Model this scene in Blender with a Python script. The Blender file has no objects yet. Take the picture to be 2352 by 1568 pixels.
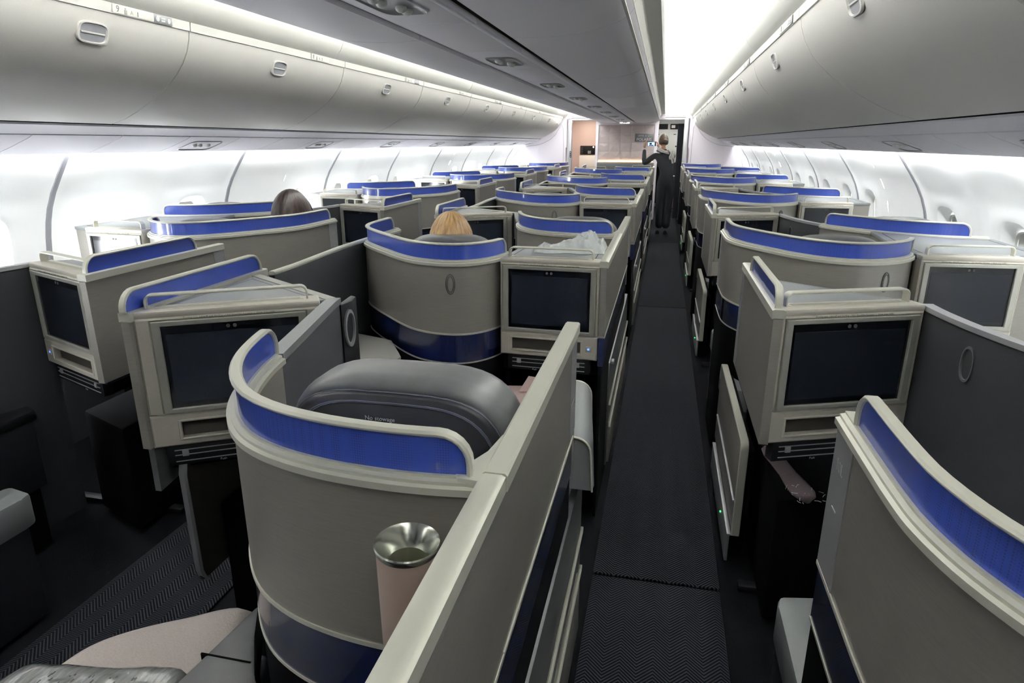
import bpy, bmesh, math, random
from mathutils import Vector, Matrix
random.seed(7)
PI = math.pi
# ---------------------------------------------------------------- camera, world, exposure
cam_d = bpy.data.cameras.new('camera')
cam = bpy.data.objects.new('camera', cam_d)
bpy.context.scene.collection.objects.link(cam)
cam_d.sensor_width = 36.0
cam_d.lens = 1500.0 / 2352.0 * 36.0
cam_d.clip_start = 0.02
cam.location = (0, 0, 1.6)
cam.rotation_euler = (math.radians(90 - 16.909), 0, math.radians(12.724))
sc = bpy.context.scene
sc.camera = cam
sc.view_settings.view_transform = 'Standard'
sc.view_settings.look = 'None'
sc.view_settings.gamma = 1
sc.view_settings.use_curve_mapping = False
sc.view_settings.exposure = 1.18
sc.cycles.use_denoising = True
sc.cycles.max_bounces = 8
sc.cycles.diffuse_bounces = 6
sc.cycles.glossy_bounces = 3
sc.cycles.sample_clamp_indirect = 6.0
sc.cycles.caustics_reflective = False
sc.cycles.caustics_refractive = False
w = bpy.data.worlds.new('sky')
sc.world = w
w.use_nodes = True
w.node_tree.nodes['Background'].inputs[0].default_value = (0.93, 0.96, 1.0, 1)
w.node_tree.nodes['Background'].inputs[1].default_value = 27.0

XC = -0.825      # cabin centre line
P = 2.62         # seat row pair pitch
YB = 14.7        # forward bulkhead
Y0 = -1.2        # aft end of what is built


def strip_light(name, x, y0, y1, z, width, watts, tilt, color=(1, 1, 1), spread=180):
    d = bpy.data.lights.new(name, 'AREA')
    d.shape = 'RECTANGLE'
    d.size = width
    d.size_y = y1 - y0
    d.energy = watts
    d.color = color
    d.spread = math.radians(spread)
    o = bpy.data.objects.new(name, d)
    o.location = (x, (y0 + y1) / 2, z)
    o.rotation_euler = (0, tilt, 0)
    sc.collection.objects.link(o)
    return o


CEIL_W, WALL_W = 200.0, 50.0
for s in (-1, 1):
    # sidewall wash above the windows, hidden behind the service panels
    strip_light('sidewall_wash', XC + s * 2.20, Y0, YB - .1, 1.578, .03, WALL_W, -s * .35, (.97, .98, 1))
    # ceiling cove on the ledge above the centre bins, aiming up and outwards
    strip_light('ceiling_cove', XC + s * .735, Y0, YB - .1, 2.20, .03, CEIL_W * .8, PI - s * .5, (1, 1, .985))
    # ceiling cove behind the outboard valance
    strip_light('ceiling_cove', XC + s * 1.305, Y0, YB - .1, 2.335, .03, CEIL_W, PI + s * .45, (1, 1, .985))


# ---------------------------------------------------------------- materials
def lin(c):
    return tuple((v / 255 / 12.92) if v <= 10 else ((v / 255 + .055) / 1.055) ** 2.4 for v in c)


def mat(name, rgb, rough=.5, metal=0., noise=0., nscale=60., bump=0., stretch=None, spec=.5, coat=0., emit=None, estr=0.):
    m = bpy.data.materials.new(name)
    m.use_nodes = True
    nt = m.node_tree
    b = nt.nodes['Principled BSDF']
    c = lin(rgb)
    b.inputs['Base Color'].default_value = (*c, 1)
    b.inputs['Roughness'].default_value = rough
    b.inputs['Metallic'].default_value = metal
    b.inputs['Specular IOR Level'].default_value = spec
    b.inputs['Coat Weight'].default_value = coat
    if emit:
        b.inputs['Emission Color'].default_value = (*lin(emit), 1)
        b.inputs['Emission Strength'].default_value = estr
    if noise or bump:
        tc = nt.nodes.new('ShaderNodeTexCoord')
        mp = nt.nodes.new('ShaderNodeMapping')
        if stretch:
            mp.inputs['Scale'].default_value = stretch
        n = nt.nodes.new('ShaderNodeTexNoise')
        n.inputs['Scale'].default_value = nscale
        n.inputs['Detail'].default_value = 3
        nt.links.new(tc.outputs['Object'], mp.inputs[0])
        nt.links.new(mp.outputs[0], n.inputs['Vector'])
        if noise:
            r = nt.nodes.new('ShaderNodeValToRGB')
            r.color_ramp.elements[0].position = .3
            r.color_ramp.elements[1].position = .7
            r.color_ramp.elements[0].color = (*[v * (1 - noise) for v in c], 1)
            r.color_ramp.elements[1].color = (*[min(1, v * (1 + noise)) for v in c], 1)
            nt.links.new(n.outputs['Fac'], r.inputs[0])
            nt.links.new(r.outputs[0], b.inputs['Base Color'])
        if bump:
            bp = nt.nodes.new('ShaderNodeBump')
            bp.inputs['Strength'].default_value = bump
            bp.inputs['Distance'].default_value = .002
            nt.links.new(n.outputs['Fac'], bp.inputs['Height'])
            nt.links.new(bp.outputs[0], b.inputs['Normal'])
    return m


def herringbone(name, dark, light, col=.045, freq=520., slope=1.0):
    m = bpy.data.materials.new(name)
    m.use_nodes = True
    nt = m.node_tree
    b = nt.nodes['Principled BSDF']
    b.inputs['Roughness'].default_value = .95
    b.inputs['Specular IOR Level'].default_value = .1
    tc = nt.nodes.new('ShaderNodeTexCoord')
    sp = nt.nodes.new('ShaderNodeSeparateXYZ')
    nt.links.new(tc.outputs['Object'], sp.inputs[0])

    def M(op, a, b_=None):
        n = nt.nodes.new('ShaderNodeMath')
        n.operation = op
        for i, v in enumerate((a, b_)):
            if v is None:
                continue
            if isinstance(v, (int, float)):
                n.inputs[i].default_value = v
            else:
                nt.links.new(v, n.inputs[i])
        return n.outputs[0]
    tri = M('MULTIPLY', M('PINGPONG', sp.outputs[0], col), slope)
    s = M('SINE', M('MULTIPLY', M('ADD', sp.outputs[1], tri), freq))
    n = nt.nodes.new('ShaderNodeTexNoise')
    n.inputs['Scale'].default_value = 700
    nt.links.new(tc.outputs['Object'], n.inputs['Vector'])
    v = M('ADD', M('MULTIPLY', s, .5), M('MULTIPLY', n.outputs['Fac'], 1.0))
    r = nt.nodes.new('ShaderNodeValToRGB')
    r.color_ramp.elements[0].position = .45
    r.color_ramp.elements[1].position = .95
    r.color_ramp.elements[0].color = (*lin(dark), 1)
    r.color_ramp.elements[1].color = (*lin(light), 1)
    nt.links.new(v, r.inputs[0])
    nt.links.new(r.outputs[0], b.inputs['Base Color'])
    bp = nt.nodes.new('ShaderNodeBump')
    bp.inputs['Strength'].default_value = .5
    bp.inputs['Distance'].default_value = .002
    nt.links.new(v, bp.inputs['Height'])
    nt.links.new(bp.outputs[0], b.inputs['Normal'])
    return m


def dotted(name, rgb, dark):
    # blue translucent band with a fine dot grid
    m = mat(name, rgb, .35, 0, spec=.5, coat=.6)
    nt = m.node_tree
    b = nt.nodes['Principled BSDF']
    tc = nt.nodes.new('ShaderNodeTexCoord')
    v = nt.nodes.new('ShaderNodeTexVoronoi')
    v.inputs['Randomness'].default_value = 0
    v.inputs['Scale'].default_value = 260
    r = nt.nodes.new('ShaderNodeValToRGB')
    r.color_ramp.elements[0].position = .25
    r.color_ramp.elements[1].position = .4
    r.color_ramp.elements[0].color = (*lin(dark), 1)
    r.color_ramp.elements[1].color = (*lin(rgb), 1)
    nt.links.new(tc.outputs['Object'], v.inputs['Vector'])
    nt.links.new(v.outputs['Distance'], r.inputs[0])
    nt.links.new(r.outputs[0], b.inputs['Base Color'])
    return m


M_ = {
    'white': mat('moulded_white', (214, 214, 208), .5, noise=.02, nscale=400),
    'bin': mat('bin_grey_white', (208, 206, 201), .55, noise=.03, nscale=500, bump=.15),
    'cbin': mat('centre_bin_grey', (222, 220, 226), .5, noise=.03, nscale=500),
    'psu': mat('service_panel_grey', (228, 226, 232), .6, spec=.15),
    'wall': mat('sidewall_white', (226, 228, 226), .6, spec=.15),
    'ceil': mat('ceiling_white', (240, 240, 238), .6),
    'laminate': mat('brushed_grey_laminate', (148, 145, 138), .38, .25, noise=.05, nscale=30, bump=.12, stretch=(.6, .6, 14)),
    'trim': mat('champagne_trim', (228, 228, 214), .36, .15),
    'silver': mat('silver_trim', (186, 187, 190), .35, .4),
    'blue': dotted('blue_visor', (46, 70, 160), (32, 48, 118)),
    'navy': mat('navy_gloss', (17, 23, 54), .25, coat=.5),
    'housing': mat('warm_grey_housing', (222, 217, 204), .42, .15, noise=.03, nscale=300),
    'frame': mat('screen_frame_grey', (190, 190, 180), .35, .35),
    'glass': mat('black_screen_glass', (8, 10, 16), .12, coat=.3),
    'display': mat('display_panel', (24, 28, 36), .16),
    'deck': mat('deck_grey', (122, 126, 127), .45),
    'darkpan': mat('dark_partition_fabric', (33, 35, 39), .8, noise=.12, nscale=500, bump=.3),
    'black': mat('black_plastic', (12, 13, 18), .55, spec=.25),
    'shade_black': mat('footwell_black', (6, 6, 9), .9, spec=.05),  # near-black without gloss, the darkness of the footwells put into the colour
    'leather': mat('dark_grey_leather', (78, 80, 81), .42, noise=.1, nscale=25, bump=.12),
    'leatherlow': mat('charcoal_leather', (19, 20, 27), .5, noise=.1, nscale=40, bump=.1),
    'cushion': mat('seat_cushion_grey', (118, 120, 128), .6, noise=.06, nscale=80, bump=.2),
    'stitch': mat('grey_stitching', (86, 90, 104), .7),
    'blanket': mat('pale_pink_blanket', (236, 224, 217), .9, noise=.04, nscale=200, bump=.5),
    'strap': mat('rose_strap', (214, 188, 184), .8),
    'tabletop': mat('table_light_grey', (178, 178, 172), .4),
    'carpet': herringbone('aisle_carpet', (5, 6, 8), (50, 53, 60), col=.052, freq=460.),
    'carpet2': mat('side_carpet', (8, 9, 13), .95, noise=.35, nscale=500, bump=.4, spec=.1),
    'slot': mat('slot_shade_door_brown', (54, 50, 46), .6),  # recess shade put into the slot colour, also the door's own brown-grey
    'paper': mat('placard_white', (222, 222, 214), .5),
    'ink': mat('dark_ink', (60, 62, 62), .6),
    'inkl': mat('pale_ink', (210, 212, 212), .6),
    'inkg': mat('grey_ink', (120, 120, 112), .6),
    'inkr': mat('red_ink', (150, 40, 36), .7),
    'latch': mat('latch_grey', (140, 141, 146), .35, .2),
    'led_blue': mat('blue_led', (40, 80, 255), .4, emit=(50, 90, 255), estr=3),
    'led_green': mat('green_led', (40, 220, 80), .4, emit=(40, 255, 90), estr=3),
    'sign_red': mat('lit_sign_red', (255, 120, 90), .4, emit=(255, 110, 80), estr=2.2),
    'led_warm': mat('warm_led_strip', (255, 214, 160), .4, emit=(255, 205, 150), estr=3.0),
    'lamp': mat('lamp_white', (255, 255, 255), .4, emit=(255, 255, 255), estr=4),
    'screenlit': mat('lit_phone_screen', (140, 170, 210), .3, emit=(150, 185, 225), estr=1.0),
    'bulk': mat('bulkhead_lilac_grey', (230, 224, 231), .6),
    'stone': mat('bulkhead_relief_beige', (186, 174, 172), .55, noise=.05, nscale=20),
    'uniform': mat('navy_uniform', (18, 20, 27), .85, noise=.15, nscale=60),
    'skin': mat('skin', (214, 164, 134), .5),
    'skinleg': mat('skin_tights', (150, 100, 104), .6),
    'hair_brown': mat('brown_hair', (70, 55, 44), .5, noise=.3, nscale=30, bump=.3, stretch=(1, 1, .2)),
    'scarf': mat('white_scarf', (232, 226, 222), .8, noise=.08, nscale=40),
    'plastic': mat('thin_white_plastic', (214, 220, 220), .25, noise=.05, nscale=30, bump=.5, coat=.3),
    'wrap': mat('clear_wrap_grey', (150, 152, 150), .12, noise=.3, nscale=22, bump=.9, stretch=(6, .8, 1), coat=.8),
    'slipper': mat('grey_slipper_felt', (96, 84, 88), .9, noise=.1, nscale=200, bump=.4),
    'cupbody': mat('beige_cup', (200, 178, 166), .35, coat=.2),
    'cupin': mat('cup_dark_inside', (98, 100, 82), .5),
    'steel': mat('polished_rim', (205, 208, 198), .18, .85),
    'curtain': mat('navy_curtain', (14, 17, 28), .9, noise=.2, nscale=15),
    'galley': mat('galley_white', (206, 212, 206), .5),
    'galleyb': mat('galley_beige', (190, 168, 156), .5),
    'dark': mat('dark_gap', (7, 6, 7), .8, spec=.05),
    'shirt': mat('dark_jumper', (40, 42, 50), .9),
    'grill': mat('speaker_grill', (196, 194, 178), .5, noise=.2, nscale=900),
}


def hair_mat(name, base, streak, dark, off=.06):
    m = bpy.data.materials.new(name)
    m.use_nodes = True
    nt = m.node_tree
    b = nt.nodes['Principled BSDF']
    b.inputs['Roughness'].default_value = .42
    tc = nt.nodes.new('ShaderNodeTexCoord')
    mp = nt.nodes.new('ShaderNodeMapping')
    mp.inputs['Location'].default_value = (0, -off, 0)
    sp_ = nt.nodes.new('ShaderNodeSeparateXYZ')
    at_ = nt.nodes.new('ShaderNodeMath')
    at_.operation = 'ARCTAN2'
    ng_ = nt.nodes.new('ShaderNodeMath')
    ng_.operation = 'MULTIPLY'
    ng_.inputs[1].default_value = -1
    cb_ = nt.nodes.new('ShaderNodeCombineXYZ')
    m2_ = nt.nodes.new('ShaderNodeMapping')
    m2_.inputs['Scale'].default_value = (1, 1, 2.2)
    nt.links.new(mp.outputs[0], sp_.inputs[0])
    nt.links.new(sp_.outputs[1], ng_.inputs[0])
    nt.links.new(sp_.outputs[0], at_.inputs[0])
    nt.links.new(ng_.outputs[0], at_.inputs[1])
    nt.links.new(at_.outputs[0], cb_.inputs[0])
    nt.links.new(sp_.outputs[2], cb_.inputs[2])
    nt.links.new(cb_.outputs[0], m2_.inputs[0])
    n = nt.nodes.new('ShaderNodeTexNoise')
    n.inputs['Scale'].default_value = 9
    n.inputs['Detail'].default_value = 5
    r = nt.nodes.new('ShaderNodeValToRGB')
    e = r.color_ramp.elements
    e[0].position, e[1].position = .36, .66
    e[0].color = (*lin(dark), 1)
    e[1].color = (*lin(streak), 1)
    x = e.new(.5)
    x.color = (*lin(base), 1)
    bp = nt.nodes.new('ShaderNodeBump')
    bp.inputs['Strength'].default_value = .6
    bp.inputs['Distance'].default_value = .004
    nt.links.new(tc.outputs['Object'], mp.inputs[0])
    nt.links.new(m2_.outputs[0], n.inputs['Vector'])
    nt.links.new(n.outputs['Fac'], r.inputs[0])
    nt.links.new(r.outputs[0], b.inputs['Base Color'])
    nt.links.new(n.outputs['Fac'], bp.inputs['Height'])
    nt.links.new(bp.outputs[0], b.inputs['Normal'])
    return m


M_['blonde'] = hair_mat('blonde_hair', (176, 140, 90), (214, 184, 132), (118, 88, 54))
M_['darkhair'] = hair_mat('dark_brown_hair', (38, 27, 24), (64, 44, 34), (18, 13, 14))


# ---------------------------------------------------------------- mesh helpers
class MB:
    def __init__(s, mir=False):
        s.bm = bmesh.new()
        s.mir = mir
        s.M = Matrix.Identity(4)

    def faces(s, vs, fs):
        bv = [s.bm.verts.new(s.M @ Vector(v)) for v in vs]
        for f in fs:
            try:
                s.bm.faces.new([bv[i] for i in f])
            except ValueError:
                pass
        return bv

    def box(s, x0, x1, y0, y1, z0, z1, bev=0., seg=2):
        t = bmesh.new()
        bmesh.ops.create_cube(t, size=1)
        bmesh.ops.scale(t, vec=(x1 - x0, y1 - y0, z1 - z0), verts=t.verts)
        bmesh.ops.translate(t, vec=((x0 + x1) / 2, (y0 + y1) / 2, (z0 + z1) / 2), verts=t.verts)
        if bev:
            bmesh.ops.bevel(t, geom=list(t.edges), offset=bev, segments=seg, affect='EDGES', profile=.5)
        s.merge(t)

    def merge(s, t):
        idx = {v: i for i, v in enumerate(t.verts)}
        s.faces([v.co for v in t.verts], [[idx[v] for v in f.verts] for f in t.faces])
        t.free()

    def prism(s, poly, z0, z1, bev=0.):
        t = bmesh.new()
        n = len(poly)
        lo = [t.verts.new((x, y, z0)) for x, y in poly]
        hi = [t.verts.new((x, y, z1)) for x, y in poly]
        t.faces.new(hi)
        t.faces.new(lo[::-1])
        for i in range(n):
            j = (i + 1) % n
            t.faces.new((lo[i], lo[j], hi[j], hi[i]))
        bmesh.ops.recalc_face_normals(t, faces=t.faces)
        if bev:
            bmesh.ops.bevel(t, geom=list(t.edges), offset=bev, segments=2, affect='EDGES', profile=.5)
        s.merge(t)

    def frame(s, ox0, ox1, oz0, oz1, ix0, ix1, iz0, iz1, y0, y1, ch=.003):
        # rectangular ring in the xz plane from y0 (front) to y1
        def rect(a, b, c, d, y):
            return [(a, y, c), (b, y, c), (b, y, d), (a, y, d)]
        vs = rect(ox0, ox1, oz0, oz1, y1) + rect(ox0, ox1, oz0, oz1, y0 + ch) + rect(ox0 + ch, ox1 - ch, oz0 + ch, oz1 - ch, y0) \
            + rect(ix0 - ch, ix1 + ch, iz0 - ch, iz1 + ch, y0) + rect(ix0, ix1, iz0, iz1, y0 + ch) + rect(ix0, ix1, iz0, iz1, y1)
        fs = []
        for r in range(5):
            for i in range(4):
                j = (i + 1) % 4
                fs.append((r * 4 + i, r * 4 + j, r * 4 + 4 + j, r * 4 + 4 + i))
        for i in range(4):
            j = (i + 1) % 4
            fs.append((20 + i, 20 + j, j, i))
        s.faces(vs, fs)

    def profile(s, path, prof, closed_prof=True, caps=True):
        """sweep PROF [(offset, z)] along plan PATH; offset is to the left of travel"""
        nrm = normals(path)
        rows = []
        for (x, y), (nx, ny) in zip(path, nrm):
            rows.append([(x + nx * o, y + ny * o, z) for o, z in prof])
        n = len(prof)
        vs = [v for r in rows for v in r]
        fs = []
        for i in range(len(path) - 1):
            for j in range(n if closed_prof else n - 1):
                k = (j + 1) % n
                fs.append((i * n + j, i * n + k, (i + 1) * n + k, (i + 1) * n + j))
        if caps and closed_prof:
            fs.append(tuple(range(n))[::-1])
            fs.append(tuple((len(path) - 1) * n + q for q in range(n)))
        s.faces(vs, fs)

    def ribbon(s, path, z0, z1, t, cz=.0):
        """vertical wall; z0/z1 numbers or lists"""
        nrm = normals(path)
        L = len(path)
        Z0 = z0 if isinstance(z0, list) else [z0] * L
        Z1 = z1 if isinstance(z1, list) else [z1] * L
        vs = []
        for (x, y), (nx, ny), a, b in zip(path, nrm, Z0, Z1):
            h = t / 2
            vs += [(x + nx * h, y + ny * h, a), (x - nx * h, y - ny * h, a), (x - nx * h, y - ny * h, b), (x + nx * h, y + ny * h, b)]
        fs = [(0, 1, 2, 3), tuple((L - 1) * 4 + q for q in (3, 2, 1, 0))]
        for i in range(L - 1):
            for j in range(4):
                k = (j + 1) % 4
                fs.append((i * 4 + j, (i + 1) * 4 + j, (i + 1) * 4 + k, i * 4 + k))
        s.faces(vs, fs)

    def sweep(s, pts, nrm, wn, hb, rnd=.35):
        """rounded bar along 3D PTS; NRM the horizontal side direction per point"""
        L = len(pts)
        P3 = [Vector(p) for p in pts]
        a, b = wn / 2, hb / 2
        c = min(a, b) * rnd * 2
        sec = [(a, b - c), (a - c, b), (-a + c, b), (-a, b - c), (-a, -b + c), (-a + c, -b), (a - c, -b), (a, -b + c)]
        vs = []
        for i in range(L):
            t = (P3[min(i + 1, L - 1)] - P3[max(i - 1, 0)]).normalized()
            n = Vector((nrm[i][0], nrm[i][1], nrm[i][2] if len(nrm[i]) > 2 else 0)).normalized()
            bb = t.cross(n).normalized()
            vs += [P3[i] + n * u + bb * v for u, v in sec]
        fs = [tuple(range(8)), tuple((L - 1) * 8 + q for q in range(7, -1, -1))]
        for i in range(L - 1):
            for j in range(8):
                k = (j + 1) % 8
                fs.append((i * 8 + j, (i + 1) * 8 + j, (i + 1) * 8 + k, i * 8 + k))
        s.faces(vs, fs)

    def loft(s, rings, cap0=True, cap1=True):
        n = len(rings[0])
        vs = [v for r in rings for v in r]
        fs = []
        for i in range(len(rings) - 1):
            for j in range(n):
                k = (j + 1) % n
                fs.append((i * n + j, i * n + k, (i + 1) * n + k, (i + 1) * n + j))
        if cap0:
            fs.append(tuple(range(n))[::-1])
        if cap1:
            fs.append(tuple((len(rings) - 1) * n + q for q in range(n)))
        s.faces(vs, fs)

    def lathe(s, prof, cx=0, cy=0, n=32, axis=None):
        rings = [[(cx + r * math.cos(2 * PI * i / n), cy + r * math.sin(2 * PI * i / n), z) for i in range(n)] for r, z in prof]
        s.loft(rings, False, False)

    def ellipsoid(s, c, r, n=24, m=14, fn=None):
        rings = []
        for j in range(1, m):
            ph = PI * j / m - PI / 2
            ring = []
            for i in range(n):
                th = 2 * PI * i / n
                p = Vector((math.cos(ph) * math.cos(th), math.cos(ph) * math.sin(th), math.sin(ph)))
                k = fn(p) if fn else 1
                ring.append((c[0] + p.x * r[0] * k, c[1] + p.y * r[1] * k, c[2] + p.z * r[2] * k))
            rings.append(ring)
        s.loft(rings)


def normals(path):
    out = []
    L = len(path)
    for i in range(L):
        x0, y0 = path[max(i - 1, 0)]
        x1, y1 = path[min(i + 1, L - 1)]
        dx, dy = x1 - x0, y1 - y0
        l = math.hypot(dx, dy) or 1
        out.append((-dy / l, dx / l))
    return out


def smooth(pts, n=6):
    """Catmull-Rom through plan points"""
    out = []
    L = len(pts)
    d = len(pts[0])
    for i in range(L - 1):
        p0, p1, p2, p3 = pts[max(i - 1, 0)], pts[i], pts[i + 1], pts[min(i + 2, L - 1)]
        for k in range(n):
            t = k / n
            out.append(tuple(.5 * ((2 * p1[q]) + (-p0[q] + p2[q]) * t + (2 * p0[q] - 5 * p1[q] + 4 * p2[q] - p3[q]) * t * t
                                   + (-p0[q] + 3 * p1[q] - 3 * p2[q] + p3[q]) * t ** 3) for q in range(d)))
    out.append(tuple(pts[-1]))
    return out


def cum(path):
    s = [0]
    for a, b in zip(path, path[1:]):
        s.append(s[-1] + math.dist(a, b))
    return s


def sub(path, s0, s1):
    """portion of a path between arc lengths"""
    S = cum(path)
    s1 = min(s1, S[-1])
    out = []

    def at(q):
        for i in range(len(S) - 1):
            if S[i] <= q <= S[i + 1] + 1e-9:
                t = (q - S[i]) / max(1e-9, S[i + 1] - S[i])
                return tuple(a + (b - a) * t for a, b in zip(path[i], path[i + 1]))
        return path[-1]
    out.append(at(s0))
    out += [p for p, q in zip(path, S) if s0 + 1e-4 < q < s1 - 1e-4]
    out.append(at(s1))
    return out


def link(o, parent=None):
    sc.collection.objects.link(o)
    if parent is not None:
        o.parent = parent


def origin_of(o):
    v = Vector((0, 0, 0))
    while o is not None:
        v += o.location
        o = o.parent
    return v


def build(name, mb, m, parent=None, flat=False, loc=None, subd=0, ang=34):
    bm = mb.bm
    if mb.mir:
        for v in bm.verts:
            v.co.x = 2 * XC - v.co.x
    org = origin_of(parent) if parent is not None else Vector(loc or (0, 0, 0))
    bmesh.ops.translate(bm, vec=-org, verts=bm.verts)
    bmesh.ops.recalc_face_normals(bm, faces=bm.faces)
    me = bpy.data.meshes.new(name)
    bm.to_mesh(me)
    bm.free()
    for mm in (m if isinstance(m, list) else [m]):
        me.materials.append(M_[mm] if isinstance(mm, str) else mm)
    if not flat:
        for p in me.polygons:
            p.use_smooth = True
        me.set_sharp_from_angle(angle=math.radians(ang))
    o = bpy.data.objects.new(name, me)
    link(o, parent)
    if parent is None:
        o.location = org
    if subd:
        md = o.modifiers.new('s', 'SUBSURF')
        md.levels = md.render_levels = subd
    return o


def tag(o, label, cat, group=None):
    o['label'] = label
    o['category'] = cat
    if group:
        o['group'] = group
    return o


def thing(name, label, cat, loc, group=None):
    o = bpy.data.objects.new(name, None)
    o.empty_display_size = .1
    link(o)
    o.location = loc
    return tag(o, label, cat, group)


def struct(name, mb, m, **k):
    o = build(name, mb, m, **k)
    o['kind'] = 'structure'
    return o


def copy_tree(o, parent=None, dy=0, label=None):
    c = o.copy()
    link(c, parent)
    if parent is None:
        c.location = o.location + Vector((0, dy, 0))
        if label:
            c['label'] = label
    for ch in list(o.children):
        copy_tree(ch, c)
    return c


_text_cache = {}


def text(name, s, size, m, parent, M, ext=.0004, mir=False, align='CENTER'):
    """lettering laid in the plane of matrix M (x right, y up, z out)"""
    key = (s, size, align)
    cu = bpy.data.curves.new('t', 'FONT')
    cu.body = s
    cu.size = size
    cu.align_x = align
    cu.align_y = 'CENTER'
    cu.extrude = ext
    cu.resolution_u = 3
    t = bpy.data.objects.new('t', cu)
    sc.collection.objects.link(t)
    dg = bpy.context.evaluated_depsgraph_get()
    me = bpy.data.meshes.new_from_object(t.evaluated_get(dg))
    bpy.data.objects.remove(t)
    me.name = name
    me.materials.clear()
    me.materials.append(M_[m])
    if mir:
        M = Matrix(M)
        c = M.translation
        M = Matrix.Identity(4)
        raise NotImplementedError
    me.transform(Matrix.Translation(-origin_of(parent)) @ M)
    o = bpy.data.objects.new(name, me)
    link(o, parent)
    return o


def basis(o, ex, ez_up, out=None):
    """matrix whose x is EX, y is EZ_UP and z their cross product, at O"""
    ex = Vector(ex).normalized()
    up = Vector(ez_up).normalized()
    n = ex.cross(up).normalized()
    return Matrix(((ex.x, up.x, n.x, o[0]), (ex.y, up.y, n.y, o[1]), (ex.z, up.z, n.z, o[2]), (0, 0, 0, 1)))


ORD = ['nearest', 'second nearest', 'third nearest', 'fourth nearest', 'fifth nearest', 'sixth nearest', 'seventh nearest', 'eighth nearest', 'ninth nearest', 'tenth nearest', 'eleventh nearest', 'twelfth nearest']
# ---------------------------------------------------------------- cabin shell
def wall_u(z):
    pts = [(0, 2.30), (.3, 2.42), (.6, 2.50), (.8, 2.52), (1.0, 2.51), (1.15, 2.485), (1.3, 2.43), (1.45, 2.33), (1.58, 2.235), (1.7, 2.16)]
    for (a, ua), (b, ub) in zip(pts, pts[1:]):
        if z <= b:
            t = (z - a) / (b - a)
            t2 = t
            return ua + (ub - ua) * t2
    return pts[-1][1]


mb = MB()
mb.box(XC - 2.28, XC + 2.28, Y0, 18.4, -.04, 0)
struct('floor', mb, 'carpet2')
for s, nm in ((1, 'near the right'), (-1, 'by the left')):
    xa = XC + s * .89
    ys = [Y0, 2.17, 6.6, 11.2, 16.9]
    for i in range(4):
        mb = MB()
        mb.box(xa - .235, xa + .235, ys[i] + .008, ys[i + 1] - .008, .0, .012, .004)
        o = build('carpet_runner', mb, 'carpet', loc=(xa, ys[i], 0))
        tag(o, 'dark herringbone carpet in the ' + ('aisle with the standing attendant' if s > 0 else 'aisle beside the pod marked 9A')
            + ', ' + ORD[i] + ' length', 'carpet', 'herringbone aisle carpet lengths')
WZ, ZB = 1.02, .62


def arch(y, z, yc, hw=.36, top=1.52, r=.24):
    # 0 outside, 1 deep inside the soft recess around a window
    dx = abs(y - yc)
    if z > top - r:
        if dx > hw - r:
            d = r - math.hypot(dx - (hw - r), z - (top - r))
        else:
            d = min(hw - dx, top - z)
    else:
        d = hw - dx
    t = max(0, min(1, d / .15))
    return t * t * (3 - 2 * t)


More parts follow.
